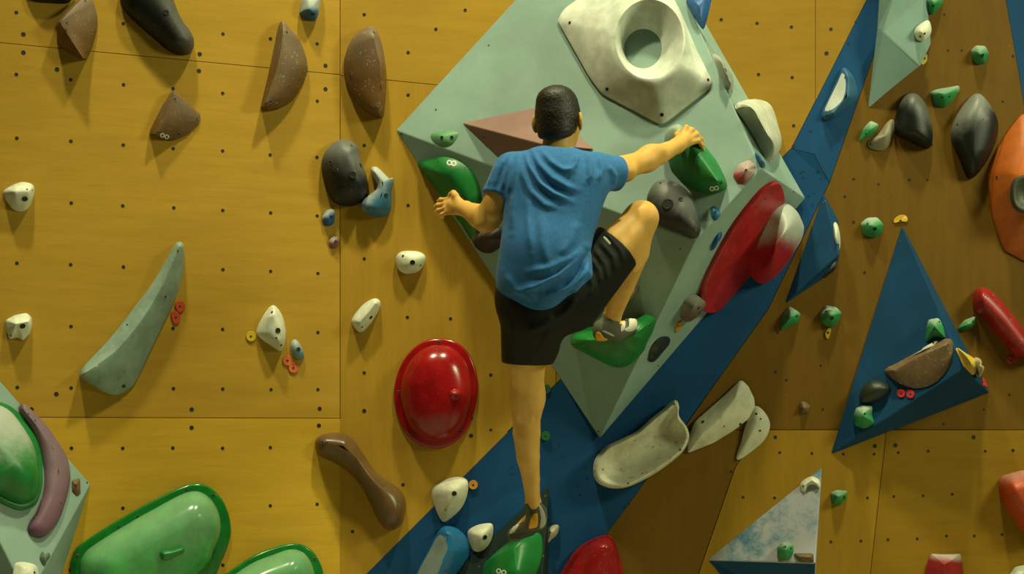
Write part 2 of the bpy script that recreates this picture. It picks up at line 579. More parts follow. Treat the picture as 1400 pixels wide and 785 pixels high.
# the great mint volume the climber is on
VD = -.50
m1, m2, F1 = P(541, 178, 0), P(770, -72, 0), P(951, 330, VD)
PL_M = Plane(m1, m2, F1)
F2, T2 = PL_M.hit(1040.5, 231), PL_M.hit(900, -86)
mr, mb = P(1101, 271, 0), P(820, 600, 0)
st_ = P(912, -60, 0); tt = P(860, -130, 0)
PL_U = Plane(m1, F1, mb)            # left underside
PL_V = Plane(F1, mb, (F2 + mr) / 2)        # right underside
PL_S = Plane(F2, T2, mr)            # right flank
vol = volume('climbing_volume', 'large pale mint faceted wooden volume the climber hangs on',
             [m1, m2, T2, F2, F1, mb, mr, st_, tt],
             [(0, 4, 3, 2, 1), (0, 5, 4), (4, 5, 6, 3), (3, 6, 7, 2), (1, 2, 7, 8), (0, 1, 8, 7, 6, 5)], M_MINT,
             group='pale green volumes', screws=[(549, 183), (576, 228, 1.4), (596, 150, 1.3), (668, 62, 1.3), (1052, 222, 1.3), (1085, 262, 1.3), (818, 590, 1.3), (930, 340, 1.3), (900, 500, 1.3)])

# mauve wedge behind the climber's head
wa, wb, wc, wd = PL_M.hit(631, 168), PL_M.hit(745, 144), PL_M.hit(813, 204), PL_M.hit(684, 218)
wp = PL_M.hit(742, 197, .17)
PL_W1 = Plane(wa, wb, wp)
wedge = volume('wedge_volume', 'mauve triangular wedge fixed to the mint volume behind the climber\'s head', [wa, wb, wc, wd, wp],
               [(0, 1, 4), (1, 2, 4), (2, 3, 4), (3, 0, 4), (0, 1, 2, 3)], M_PURP, screws=[(662, 188, 2)])

# pale volume in the lower left corner
la, lb, lf = PL_A.hit(-90, 418), PL_A.hit(124, 662), PL_A.hit(15, 850, .30)
PL_L = Plane(la, lb, lf)
lg = PL_L.hit(-8, 725); lh = PL_L.hit(58, 782); lk = PL_L.hit(14, 790); lk2 = PL_L.hit(38, 818)
lc, le_, ld = PL_A.hit(84, 790), PL_A.hit(-70, 900), PL_A.hit(-130, 700)
PL_LR = Plane(lb, lh, lc)
volL = volume('climbing_volume', 'pale green faceted volume in the lower left corner', [la, lb, lh, lk2, lg, lc, le_, ld],
              [(0, 1, 2, 3, 4), (1, 5, 2), (2, 5, 6, 3), (3, 6, 4), (4, 6, 7), (0, 4, 7), (0, 7, 6, 5, 1)], M_MINT, group='pale green volumes',
              screws=[(119, 660, 1.4)])

# pale volume at the top right
ta, tb_, tc_ = PL_R.hit(1186, 150), PL_R.hit(1199, 40), PL_R.hit(1262, -60)
td = PL_R.hit(1273, 60); tf = PL_R.hit(1258, 91, .07); tg = PL_R.hit(1207, 43, .085); th = PL_R.hit(1224, -10, .09); ti = PL_R.hit(1262, -5, .07); tk = PL_R.hit(1222, 117)
tz = PL_R.hit(1205, -60)
PL_T = Plane(tg, tf, th)
volT = volume('climbing_volume', 'pale green faceted volume at the top right beside the blue band', [ta, tb_, tz, tc_, td, tk, tf, tg, th, ti],
              [(0, 7, 6, 5), (0, 1, 7), (1, 2, 8, 7), (7, 8, 9, 6), (8, 2, 3, 9), (9, 3, 4), (9, 4, 6), (6, 4, 5), (0, 5, 4, 3, 2, 1)], M_MINT_D, group='pale green volumes')

# narrow blue volume right of the red dome
ba, bb, bc = PL_R.hit(1126, 263), PL_R.hit(1072, 417), PL_R.hit(1140, 372); bd = PL_R.hit(1146, 300)
bf = PL_R.hit(1148, 348, .10)
PL_BT = Plane(ba, bb, bf)
volBT = volume('climbing_volume', 'narrow dark blue triangular volume touching the blue band', [ba, bb, bc, bd, bf],
               [(0, 4, 1), (1, 4, 2), (2, 4, 3), (3, 4, 0), (0, 1, 2, 3)], M_VBLUE, group='blue triangular volumes', screws=[(1127, 276, 1.8)])

# big blue pyramid
ca, cb, cc = PL_R.hit(1233, 307), P(1135, 622, .045), P(1353, 537, .045)
cf = PL_R.hit(1319, 504, .24)
PL_C = Plane(ca, cb, cf)
PL_C2 = Plane(ca, cf, cc)
volC = volume('climbing_volume', 'tall blue three sided pyramid volume carrying a brown half moon hold', [ca, cb, cc, cf],
              [(0, 1, 3), (0, 3, 2), (1, 2, 3), (0, 2, 1)], M_VBLUE, group='blue triangular volumes', screws=[(1146, 612, 1.5), (1230, 330, 1.4), (1256, 352, 1.6)])

# chalk-smeared triangle at the bottom
ea, eb, ec = PL_BR.hit(967, 765), PL_BR.hit(1124, 638), PL_BR.hit(1112, 840)
ef = PL_BR.hit(1115, 770, .17); eg = PL_BR.hit(988, 792)
PL_E = Plane(ea, eb, ef)
volE = volume('climbing_volume', 'chalk smeared grey blue triangular volume at the bottom edge', [ea, eb, ef, ec, eg],
              [(0, 2, 1), (0, 4, 3, 2), (1, 2, 3), (0, 1, 3, 4)], M_VGREY, group='blue triangular volumes')

volE.data.materials.append(M_VBLUE)                      # the underside keeps its clean blue paint
for p in volE.data.polygons:
    p.material_index = 1 if p.normal.z < -.3 else 0

# black volume under the lower foot
ka, kb, kc = P(751, 664, 0), P(585, 812, 0), P(748, 900, 0)
kf = P(741, 800, -.16)
PL_K = Plane(ka, kb, kf)
volK = volume('climbing_volume', 'black triangular volume under the climber\'s lower foot', [ka, kb, kc, kf],
              [(0, 3, 1), (0, 2, 3), (1, 3, 2), (0, 1, 2)], M_BLACKV, screws=[(746, 678, 1.6), (628, 781, 1.6), (608, 780, 1.6), (655, 775, 1.5), (743, 760, 1.3)])

# ------------------------------------------------------------------ holds
GREEN = (.010, .165, .030); GREEN2 = (.020, .200, .060); RED = (.270, .006, .007); BLUE = (.012, .120, .230)
BROWN = (.125, .060, .012); BLACK = (.0055, .0065, .005); WHITE = (.62, .64, .50); MINT = (.225, .325, .270)
PURPLE = (.145, .065, .105); ORANGE = (.52, .10, .010)

def hold(label, outline, ridge, plane, h, prof='dome', rgb=WHITE, rough=.5, chalk=None, speck=0, dirt=0, bolts=(), screws=(),
         logo=None, group=None, name='climbing_hold', cat='climbing hold', n=64, corner=None, grit=.35, par=None, mat=None, tol=0.0, bulge=.45):
    q = pts(outline)
    q = smooth_closed(q, n) if corner is None else rounded_poly(q, n, corner)
    ctr = q.mean(0); npx = np.array([plane.n.x, -plane.n.z]); nl = np.linalg.norm(npx)
    O = []
    for w in q:
        b_ = 0.0
        if prof in ('dome', 'soft', 'rim', 'rimlow') and nl > .1:      # the swollen side hides its own foot
            d_ = (w - ctr) / max(1e-6, np.linalg.norm(w - ctr))
            b_ = bulge * max(0.0, float(d_.dot(npx / nl)))
        O.append(plane.base(*w, h * b_) + plane.n * tol)
    R = [plane.base(*w, h) + plane.n * tol for w in pts(ridge)]
    V, F = [], []
    pr = profile(prof)
    C = [nearest_on_poly(o_, R) for o_ in O]
    for s, hh in pr:
        for o_, c in zip(O, C):
            V.append(o_ + (c - o_) * s + plane.n * (hh * h - (.001 if hh == 0 else 0)))
    for k in range(len(pr) - 1):
        for i in range(n):
            j = (i + 1) % n
            F.append((k * n + i, k * n + j, (k + 1) * n + j, (k + 1) * n + i))
    if len(R) == 1 and len(pr) > 1:
        pass
    org = sum(O, Vector()) / n
    if mat is None:
        ck = None
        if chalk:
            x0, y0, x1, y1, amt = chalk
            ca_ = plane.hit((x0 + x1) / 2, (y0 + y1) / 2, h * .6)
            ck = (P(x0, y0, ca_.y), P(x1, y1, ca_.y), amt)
        mat = hold_mat('hold_plastic', rgb, rough, ck, speck, dirt, grit, org)
    o = mesh_from(name, V, F, mat, sharp_deg=42, origin=org)
    if par is not None:
        parent(o, par)
    else:
        tag(o, label, cat, group)
    b = bvh_of(o)
    holder = o
    for t in bolts: add_bolt(holder, b, t[0], t[1], t[2] if len(t) > 2 else 3.4)
    for t in screws: add_bolt(holder, b, t[0], t[1], t[2] if len(t) > 2 else 2.2, 'screw')
    if logo: add_ring_mark(holder, b, *logo)
    o_bvh[o.name] = b
    return o
o_bvh = {}

def pad(label, outline, ridge, plane, h, rgb, rim_frac=.13, group=None, screws=(), chalk=None, speck=0, n=80, logo=None, rough=.2, flange=.018, rim_rgb=None):
    """moulded pad: flat screwed flange with a glossy dome rising from it"""
    rl = [Vector(p) for p in pts(ridge)]
    inner = []
    for w in smooth_closed(pts(outline), 40):
        w = Vector(w); c = nearest_on_poly(w, rl)
        d = (c - w); inner.append(w + d * rim_frac)
    fl_ = hold(label, outline, ridge, plane, flange, 'slab', rim_rgb or rgb, rough, group=group, screws=screws, n=n, grit=.05)
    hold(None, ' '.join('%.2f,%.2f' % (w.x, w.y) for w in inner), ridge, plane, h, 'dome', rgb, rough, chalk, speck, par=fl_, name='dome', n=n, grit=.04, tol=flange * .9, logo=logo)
    return fl_

def route_tag(label, px, py, rpx, plane, rgb, group=None, shape=None):
    c = plane.hit(px, py)
    if shape is None:
        shape = ' '.join('%.2f,%.2f' % (px + rpx * math.cos(a), py + rpx * 1.03 * math.sin(a)) for a in np.linspace(0, 2 * math.pi, 10, endpoint=False))
    return hold(label, shape, '%f,%f' % (px, py), plane, .006, 'flat', rgb, .5, screws=[(px, py, 1.7)], group=group, name='route_tag', cat='route tag', n=24, grit=.1)

G_BR = 'brown half moon holds'; G_WH = 'white holds on the left plywood'; G_GR = 'small green holds on the right'; G_BK = 'black holds'
G_PAD = 'glossy rimmed pads'; G_TAG = 'coloured route tags'; G_BL = 'blue holds'; G_BIGG = 'large green holds'; G_W2 = 'white holds around the blue band'

# --- left wall, brown slopers
hold('dark hold cut off by the top edge above the brown quarter hold', '36,-26 100,-26 97,0 78,4 52,3 38,-4', '65,-15', PL_A, .05, 'dome', BLACK, group=G_BK)
hold('brown quarter moon hold at the upper left corner with dark cut side', '77,32 96,10 116,-6 127,2 133,22 132,42 126,66 117,84 96,74 78,62', '82,31 98,56 114,80', PL_A, .085, 'wedge', BROWN, .5,
     (112, 0, 118, 50, .10), .3, screws=[(92, 31), (118, 71, 2), (117, 1, 1.8)], group=G_BR, corner=.16)
hold('long black hold at the top left, chalked along its upper side', '164,-8 170,14 182,28 203,47 228,67 248,74 262,71 267,57 262,42 250,25 238,-2 232,-20 190,-24', '206,-4 228,16 250,50', PL_A, .09, 'dome', BLACK, .5,
     (243, 16, 222, 26, .14), .1, bolts=[(227, 17, 4)], screws=[(190, 25, 1.3), (258, 57, 1.3)], group=G_BK)
hold('brown quarter moon hold below the black one with two printed rings', '236,123 256,139 274,157 273,168 256,185 236,193 220,191 204,184 206,176 222,144', '238,128 226,156 213,183', PL_A, .055, 'wedge', BROWN, .5,
     (246, 135, 238, 175, .06), .25, screws=[(239, 135, 2), (270, 162, 2), (245, 183, 2.4), (216, 181, 2)], logo=(222, 185, 228, 187, 3.2), group=G_BR, corner=.15)
hold('brown half moon hold with its straight chalky edge on the left', '383,30 396,41 411,60 420,88 418,106 403,134 386,147 370,152 358,149 357,144 366,105 376,60', '387,47 383,75 375,105 363,140', PL_A, .085, 'moon', BROWN, .5,
     (400, 55, 392, 105, .10), .5, screws=[(392, 44, 2), (369, 139, 2.6)], group=G_BR)
hold('brown half moon hold with its straight edge on the right', '510,37 519,50 526,80 528,112 525,157 518,161 500,153 484,136 472,112 470,90 474,69 484,50 497,40', '511,52 519,86 521,120 516,148', PL_B, .085, 'moon', BROWN, .5,
     (503, 48, 498, 110, .10), .5, screws=[(511, 44, 2), (480, 104, 2.2), (518, 148, 2.6)], group=G_BR)
hold('small blue hold with chalked scoop cut by the top edge', '410,14 416,-10 440,-12 439,6 433,26 424,28 411,20', '424,12', PL_A, .06, 'dome', BLUE, .5, (422, 6, 424, 18, .9), bolts=[(428, 19, 3)], screws=[(413, 17, 1.5)], group=G_BL)
hold('large black hold with chalky top beside the blue crescent hold', '464,192 478,193 489,200 493,216 501,240 504,258 499,272 486,281 470,282 455,276 445,258 440,238 440,220 448,204', '474,214 482,240', PL_B, .11, 'dome', BLACK, .5,
     (478, 206, 466, 246, .22), .1, bolts=[(482, 239, 5.2), (493, 226, 3.4)], screws=[(452, 222, 3), (461, 233, 2.2), (480, 199, 2.4)], group=G_BK)
hold('blue crescent hold chalked along its inner edge right of the black hold', '508,230 516,229 528,240 534,246 538,243 538,250 535,262 535,285 529,294 518,297 505,294 495,288 493,279 503,268 513,261 516,254 513,246 508,238', '513,236 524,250 522,268 512,281', PL_B, .06, 'dome', (.030, .150, .245), .5,
     (506, 250, 526, 272, .85), bolts=[(527.5, 267.5, 3.2)], screws=[(503, 285, 2)], group=G_BL)
hold('small dark blue hold with chalked top left of the plywood joint', '440,298 446,288 456,286 459,292 457,305 450,309 443,306', '449,297', PL_A, .03, 'dome', (.012, .085, .23), .5, (446, 289, 451, 299, .9), bolts=[(453, 297, 2.4)], group=G_BL, n=36)
hold('tiny dusty red round hold beside the plywood joint', '449,331 452,325 457,323 463,325 465,331 463,337 457,340 451,337', '457,331', PL_A, .022, 'dome', (.24, .06, .05), .6, (454, 325, 460, 335, .5), bolts=[(459, 331, 2.6)], n=32)

# --- left wall, white holds
hold('white hold at the left edge, upper of the two there', '4,264 14,255 30,249 44,251 48,259 45,273 37,286 24,289 13,281', '38,262 22,262', PL_A, .065, 'soft', WHITE, .55, dirt=.5, bolts=[(34, 272, 4)], screws=[(37, 259, 1.4), (44, 260, 1.4)], group=G_WH)
hold('white hold at the left edge, lower of the two there', '7,438 20,431 36,428 43,434 44,444 41,456 31,466 24,461 13,464 8,451', '38,440 22,443', PL_A, .065, 'wedge', WHITE, .55, dirt=.5, bolts=[(31, 446, 4)], screws=[(15, 459, 1.5)], group=G_WH, corner=.2)
hold('white oval hold with dark bolt right of the plywood joint', '541,353 547,345 560,343 575,345 582,352 578,365 568,373 553,374 543,366', '563,357', PL_B, .055, 'dome', WHITE, .55, dirt=.3, bolts=[(564, 359, 3.6)], screws=[(551, 350, 1.8), (575, 363, 1.6)], group=G_WH)
hold('white shield shaped hold between the yellow and orange tags', '371,418 380,422 389,436 393,455 389,473 383,480 368,471 353,460 351,451 359,433', '374,432 378,446 380,464', PL_A, .065, 'soft', WHITE, .55, dirt=.35, bolts=[(380, 452, 3.8)], screws=[(372, 427, 2), (384, 472, 2), (378, 462, 1.4)], group=G_WH)
hold('slim white wedge hold tilted right of the plywood joint', '481,437 494,419 509,409 518,410 520,419 512,435 500,450 492,454 484,447', '513,415 503,428 492,440', PL_B, .06, 'soft', WHITE, .55, dirt=.25, bolts=[(507, 434, 2.8)], screws=[(495, 447, 1.6)], group=G_WH)
hold('small grey blue egg shaped hold right of the white shield hold', '398,468 403,464 410,470 416,481 416,489 408,492 400,486 397,476', '405,476', PL_A, .03, 'dome', (.13, .22, .27), .5, (400, 466, 410, 485, .55), bolts=[(408, 478, 3.2)], group=G_BL, n=36)
route_tag('yellow round tag left of the white shield hold', 343, 460, 6.8, PL_A, (.55, .38, .01), G_TAG)
route_tag('orange round tag under the white shield hold, upper left of its pair', 393, 493, 7, PL_A, (.60, .13, .03), G_TAG)
route_tag('orange round tag under the grey blue hold, lower right of its pair', 401, 503, 7, PL_A, (.60, .13, .03), G_TAG)
route_tag('orange red tag beside the mint fin, upper of its pair', 246, 419, 7, PL_A, (.55, .07, .02), G_TAG, '239,416 244,412 250,413 253,419 250,425 244,427')
route_tag('orange red tag beside the mint fin, lower of its pair', 240.5, 434, 6.5, PL_A, (.55, .07, .02), G_TAG, '234,428 239,425 244,428 247,435 244,442 238,442 235,436')

# mint fin
fin = hold('long pale mint fin hold curving down the left plywood', '246,331 251,338 250,370 244,395 232,425 215,460 200,492 186,520 177,531 160,540 144,537 127,527 111,517 109,510 118,497 150,463 180,425 210,385 232,346 240,333',
     '245,337 236,358 222,390 204,422 186,448 160,479 130,501 116,510', PL_A, .085, 'wedge', MINT, .55, dirt=.3, bolts=[], screws=[(243, 343, 1.5), (226, 406, 2), (174, 444, 1.6), (169, 528, 3)], n=110)

# glossy pads
pad('big glossy red oval pad with raised rim on the plywood', '600,463 624,468 642,485 652,512 653,540 646,570 633,595 613,610 590,613 568,605 552,588 541,560 539,535 544,510 556,487 576,469', '592,520 604,552', PL_B, .10, RED, .15,
    G_PAD, [(600, 468), (618, 486, 1.6), (546, 536), (562, 592), (630, 590), (628, 500, 1.4)], speck=.04)
hold('small red knob screwed on the red oval pad', '611,541 613,534 620,531 628,532 632,538 630,544 624,549 615,549', '621,539', Plane(P(600, 500, -.10), P(650, 500, -.085), P(600, 600, -.10)), .03, 'soft', RED, .4, bolts=[(623.5, 542, 1.8)], n=32, name='knob_hold')
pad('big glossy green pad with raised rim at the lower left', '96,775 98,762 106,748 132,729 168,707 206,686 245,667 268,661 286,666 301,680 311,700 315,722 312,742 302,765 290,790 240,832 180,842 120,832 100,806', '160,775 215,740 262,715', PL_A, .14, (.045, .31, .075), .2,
    G_PAD, [(106, 760, 2), (162, 720, 1.5), (188, 706, 1.8), (255, 669, 1.5), (291, 677, 2), (305, 760, 1.5)], (215, 700, 235, 780, .26), n=90, rim_rgb=(.010, .150, .022))  # chalk gradient here paints a glossy sheen onto the dome's upper side
hold('small green stub hold on the lower left green pad', '218,756 222,752 236,751 249,747 253,751 251,757 240,762 227,767 220,764', '226,759 246,753', Plane(PL_A.hit(230, 760, .145), PL_A.hit(260, 760, .142), PL_A.hit(230, 800, .145)), .035, 'dome', (.015, .17, .04), .3, n=36, name='knob_hold')
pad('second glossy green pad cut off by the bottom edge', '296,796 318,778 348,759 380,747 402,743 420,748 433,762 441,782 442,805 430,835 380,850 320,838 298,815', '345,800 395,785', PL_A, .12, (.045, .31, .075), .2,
    G_PAD, [(430, 764, 2)], (385, 755, 395, 820, .26), n=80, rim_rgb=(.010, .150, .022))  # upper dome paled through the chalk mix, a reflection painted into the colour
hold('curved brown bone shaped glossy hold beneath the red pad', '431,607 435,597 448,592 468,592 483,600 495,618 512,643 530,657 547,669 554,682 555,697 550,715 540,724 528,724 517,711 507,690 494,665 477,646 455,632 437,624', '446,606 469,610 488,628 508,657 524,677 536,698', PL_B, .10, 'dome', (.115, .060, .020), .3,
     speck=.15, screws=[(441, 605, 2.5), (447, 605, 1.5), (543, 690, 1.5)], n=90, grit=.08)

# --- lower left volume
pad('tall green rimmed pad at the left edge on the pale volume', '-38,560 -10,550 12,556 30,572 46,595 55,622 57,650 55,672 47,690 30,698 10,692 -10,682 -38,672', '-10,600 20,630', PL_L, .10, GREEN, .10,
    G_BIGG, (), (12, 570, 22, 645, .80), logo=(1, 661, 6.5, 665, 4.2), rough=.35, flange=.014)
hold('purple crescent hold curving over the lower left volume', '25,558 30,553 42,562 62,581 80,605 93,625 97,645 95,664 88,689 78,714 62,733 48,735 38,727 40,715 50,699 58,675 60,650 57,625 49,602 38,581 29,570', '32,561 52,585 72,614 80,645 72,684 56,716', PL_L, .035, 'dome', PURPLE, .6,
     (70, 600, 60, 722, .12), screws=[(39, 566, 1.4), (48, 575, 1.4), (83, 688, 1.4), (47, 708, 2)], n=90, tol=.004)
hold('small brown plate hold right of the purple crescent', '98,657 109,654 110,675 105,679 98,672', '104,664', PL_L, .02, 'wedge', (.14, .08, .03), .5, bolts=[(104, 663, 1.8)], n=28, corner=.15)
hold('small off white hold at the bottom left corner', '19,776 25,769 48,770 55,779 53,800 20,800', '38,782', PL_L, .04, 'soft', WHITE, .55, dirt=.4, bolts=[(47, 783, 2)], group=G_WH, n=40)
hold('tiny chalky grey hold low on the left volume', '54,762 58,754 62,758 68,755 70,760 64,768 61,774 56,769', '62,762', PL_L, .02, 'soft', (.10, .14, .11), .6, n=32, dirt=.5)

# --- great volume, main face
def doughnut():
    out = rounded_poly(pts('763,30 772,14 830,-26 905,-26 930,14 953,70 975,114 970,122 905,172 868,152 822,128 806,106'), 96, .14)
    h = .11
    cx_, cy_ = 889, 52
    def ell(cx, cy, a, b, rot, i, lift):
        w = 2 * math.pi * i / 96
        x, y = a * math.cos(w), b * math.sin(w); c, s = math.cos(rot), math.sin(rot)
        return PL_M.base(cx + x * c - y * s, cy + x * s + y * c, lift)
    O = [PL_M.hit(*w) for w in out]
    u0 = [math.atan2(w[1] - cy_, w[0] - cx_) for w in out]
    rings = []
    rings.append([o_ - PL_M.n * .001 for o_ in O])
    rings.append([o_ + PL_M.n * .012 for o_ in O])
    def e_at(cx, cy, a, b, ang, lift):
        return PL_M.base(cx + a * math.cos(ang), cy + b * math.sin(ang), lift) + PL_M.n * lift
    rim = [e_at(889, 54, 48, 56, a, h) for a in u0]
    rings.append([o_ + (r_ - PL_M.n * h - o_) * .03 + PL_M.n * .016 for o_, r_ in zip(O, rim)])
    for s, k in ((.3, .36), (.6, .66), (.85, .91), (.94, .97)):
        rings.append([o_ + ((r_ - PL_M.n * h) - o_) * s + PL_M.n * (h * k) for o_, r_ in zip(O, rim)])
    rings.append(rim)
    hole = [e_at(879, 66, 26, 27.5, a, .006) for a in u0]
    for s, k in ((.06, -.01), (.2, .10), (.45, .38), (.7, .68), (.9, .92), (1, 1)):
        rings.append([r_ + (q_ - r_) * (s) + PL_M.n * (h * ((1 - k) - (1 - s)) * .9) for r_, q_ in zip(rim, hole)])
    rings.append([q_ - PL_M.n * .006 for q_ in hole])
    V = [p for r_ in rings for p in r_]; n = 96; F = []
    for k in range(len(rings) - 1):
        for i in range(n):
            j = (i + 1) % n
            F.append((k * n + i, k * n + j, (k + 1) * n + j, (k + 1) * n + i))
    org = sum(O, Vector()) / n
    o = mesh_from('crater_volume', V, F, hold_mat('white_fibreglass', (.56, .60, .51), .75, None, 0, .03, .4), sharp_deg=40, origin=org)
    tag(o, 'large off white fibreglass volume with a round crater and hole', 'climbing volume')
    b = bvh_of(o)
    for t in ((830, 122, 2.6), (905, 157, 2.6), (779, 31, 2), (968, 109, 1.8)): add_bolt(o, b, *t)
    return o
doughnut()
hold('small mint two bolt hold near the left tip of the volume', '588,184 597,179 612,178 626,181 624,190 616,199 603,200 592,193', '607,187', PL_M, .02, 'soft', (.10, .26, .12), .5, bolts=[(604, 188, 2.4), (617.5, 188, 2.4)], n=40, group=G_GR.replace('on the right', 'on the mint volume'))
rh = hold('tall green hold gripped by the climber\'s right hand', '907,176 914,168 926,165 936,172 960,196 980,221 993,248 992,258 977,265 955,263 936,251 918,231 911,213 906,195', '929,179 945,200 965,226 983,251', PL_M, .10, 'soft', (.010, .165, .036), .55, (912, 168, 935, 198, .75), bolts=[(986, 250, 2.2)], logo=(973.5, 258, 979.5, 257, 3.4), group=G_BIGG, n=80, grit=.1)
hold('black hold with large bolt beside the climber\'s knee', '884,282 883,266 892,249 906,243 923,248 941,262 952,284 958,310 956,321 948,326 926,318 896,305 887,295', '906,268 926,290', PL_M, .07, 'dome', (.028, .030, .026), .5, (935, 262, 915, 300, .16), .1, bolts=[(913, 279, 8), (931, 273, 3.2)], screws=[(903, 250, 2), (951, 314, 2), (907, 303, 1.6)], group=G_BK)
hold('small chalky red hold near the right corner of the volume', '1002,240 1010,225 1024,219 1033,226 1031,238 1018,251 1008,250', '1020,233', PL_M, .035, 'wedge', (.33, .03, .035), .5, (1024, 228, 1012, 246, .6), bolts=[(1020, 233, 2.2)], n=40, corner=.2)
hold('small blue chip hold above the left of the red slab', '971,285 977,281 985,291 980,301 973,298', '977,291', PL_M, .018, 'soft', (.014, .12, .24), .5, bolts=[(978, 290, 1.7)], n=28, group=G_BL)
hold('blue hold at the top edge over the volume\'s ridge', '938,-8 972,-14 971,8 963,38 957,36 945,16', '956,8', PL_M, .05, 'soft', (.012, .10, .33), .4, screws=[(950, 22, 1.8), (965, 25, 1.4)], group=G_BL, n=40, speck=.3)
# right flank
hold('slim grey hold on the right flank of the mint volume', '974,77 984,77 997,88 1004,102 1003,116 998,127 990,116', '988,90 998,112', PL_S, .035, 'soft', (.30, .33, .27), .6, dirt=.3, bolts=[(992, 96, 3), (997, 90, 1.6)], n=44)
hold('bulky off white hold on the right flank beside the plywood', '1005,146 1014,139 1036,137 1054,139 1063,150 1066,180 1063,205 1051,221 1040,204 1022,172', '1036,160 1050,185', PL_S, .07, 'dome', (.50, .52, .42), .55, dirt=.1, n=70, group=G_W2)
hold('little blue hold near the right corner of the mint volume', '1032,209 1044,218 1047,226 1042,230 1036,221', '1040,220', PL_S, .025, 'soft', (.012, .11, .28), .4, bolts=[(1041, 220, 1.6)], n=28, group=G_BL)
# left underside
hold('large dark green hold under the left tip of the volume', '570,225 585,218 605,214 626,219 645,234 656,256 660,284 658,318 646,330 628,306 606,280 588,252', '612,240 640,275', PL_U, .05, 'soft', GREEN, .4, screws=[(578, 230, 2), (599, 221, 1.4), (636, 230, 1.4), (654, 250, 1.4)], logo=(614.5, 222.5, 620.5, 223.5, 3.8), group=G_BIGG, n=80, grit=.1)
hold('dark hold with a pale patch under the climber\'s left elbow', '641,326 647,316 662,312 684,312 690,330 672,346 652,344', '666,326', PL_U, .045, 'soft', (.030, .014, .012), .5, (650, 314, 658, 326, .6), bolts=[(650, 337, 1.6)], n=44, group=G_BK)
foot_hold = hold('broad green ledge hold under the climber\'s right foot', '777,466 784,455 802,449 828,446 856,438 882,430 896,436 893,452 884,470 880,480 864,497 845,504 820,497 795,485 779,475', '806,466 836,465 866,458', PL_U, .13, 'dome', GREEN, .35, screws=[(785, 470, 2), (888, 445, 2), (843, 500, 2)], group=G_BIGG, n=90, grit=.1)
hold('grey wedge hold behind the climber\'s right ankle', '812,416 822,411 838,412 852,402 868,387 873,388 872,398 862,413 846,426 828,430', '835,417 860,402', PL_U, .06, 'soft', (.26, .25, .19), .6, dirt=.2, n=48)
hold('pink hold scrap showing below the shorts', '788,430 806,418 808,424 800,432 792,434', '800,426', PL_U, .02, 'soft', (.35, .09, .08), .6, n=28)
# right underside
RS = hold('long red slab hold with bulging dome on the volume', '1058,247 1065,253 1069,272 1062,300 1042,340 1026,378 1022,390 1002,404 984,420 968,425 956,421 954,408 963,378 984,336 1005,300 1030,267 1044,253', '1050,262 1020,330 975,410', PL_V, .020, 'slab', (.34, .010, .014), .4, speck=.15, screws=[(1046, 272, 1.6), (1055, 264, 1.6), (1054, 255, 1.4), (997, 325, 1.6), (966, 391, 1.6), (1003, 394, 1.6)], n=100, grit=.12)
hold(None, '1060,279 1070,275 1080,281 1088,298 1091,320 1087,342 1079,360 1060,377 1038,388 1025,386 1021,366 1029,336 1042,304 1051,288', '1057,325', PL_V, .11, 'dome', (.34, .010, .014), .45, (1060, 312, 1058, 342, 1.0), par=RS, name='dome', n=80, grit=.12, tol=.018, bulge=.5)
hold('grey brown hold at the lower tip of the red slab', '930,427 936,411 948,403 960,407 965,418 956,434 941,440 932,437', '948,420', PL_V, .05, 'dome', (.115, .075, .048), .55, (940, 408, 950, 432, .35), bolts=[(955, 421, 2.2), (956, 428, 2)], n=44)
hold('flat black diamond hold low on the mint volume', '886,489 890,474 901,462 914,461 916,471 906,486 895,495 887,494', '901,477', PL_V, .02, 'soft', (.014, .020, .016), .45, bolts=[(903, 475, 1.4)], screws=[(891, 488, 1.8)], n=44, group=G_BK)
hold('slender blue chip hold beside the red slab', '972,341 977,326 985,317 987,322 984,331 977,341', '980,330', PL_V, .015, 'soft', (.010, .075, .24), .5, n=28, group=G_BL)
route_tag('narrow orange tag below the grey brown hold', 927, 446, 4, PL_V, (.55, .22, .02), G_TAG, '924,452 924,446 928,440 932,439 930,446 927,452')

# --- on the blue band
bw_ = hold('blue hold with chalky white face on the upper blue band', '1123,156 1131,137 1144,110 1152,93 1163,100 1171,118 1171,135 1157,149 1139,163 1126,164', '1160,106 1158,132 1140,154', PL_B, .05, 'wedge', (.020, .095, .19), .5, screws=[(1131, 158, 2)], group=G_BL)
patch('chalked_face', pts('1127,153 1133,138 1145,113 1152,99 1156,108 1156,122 1152,136 1143,146 1133,152'), o_bvh[bw_.name], simple_mat('rubbed_chalk', (.50, .54, .50), .9), bw_, .001)
hold('off white ear shaped dish hold on the lower blue band', '811,647 814,627 828,611 850,600 871,589 890,572 907,559 921,547 927,553 927,568 938,584 941,599 932,618 907,639 881,655 856,666 834,667 817,660', '850,632 880,612 910,590', PL_B, .075, 'dish', (.55, .54, .40), .6, dirt=.75, screws=[(813, 644, 1.6), (824, 642, 1.4), (859, 661, 1.4), (930, 615, 1.6), (922, 553, 1.4)], n=96, group=G_W2)
PL_X = Plane(P(960, 588, .035), P(1400, 588, .035), P(1000, 400, .02))
fl = hold('pale flat flap shaped hold right of the ear shaped dish', '940,600 950,576 990,541 1013,519 1023,528 1031,545 1032,558 1024,572 1004,588 975,606 940,620', '1005,545 985,572 960,594', PL_X, .045, 'wedge', (.52, .52, .38), .6, dirt=.15, bolts=[(961, 577, 2), (1012, 580, 1.8)], screws=[(990, 583, 1.2)], n=70, group=G_W2, corner=.12)
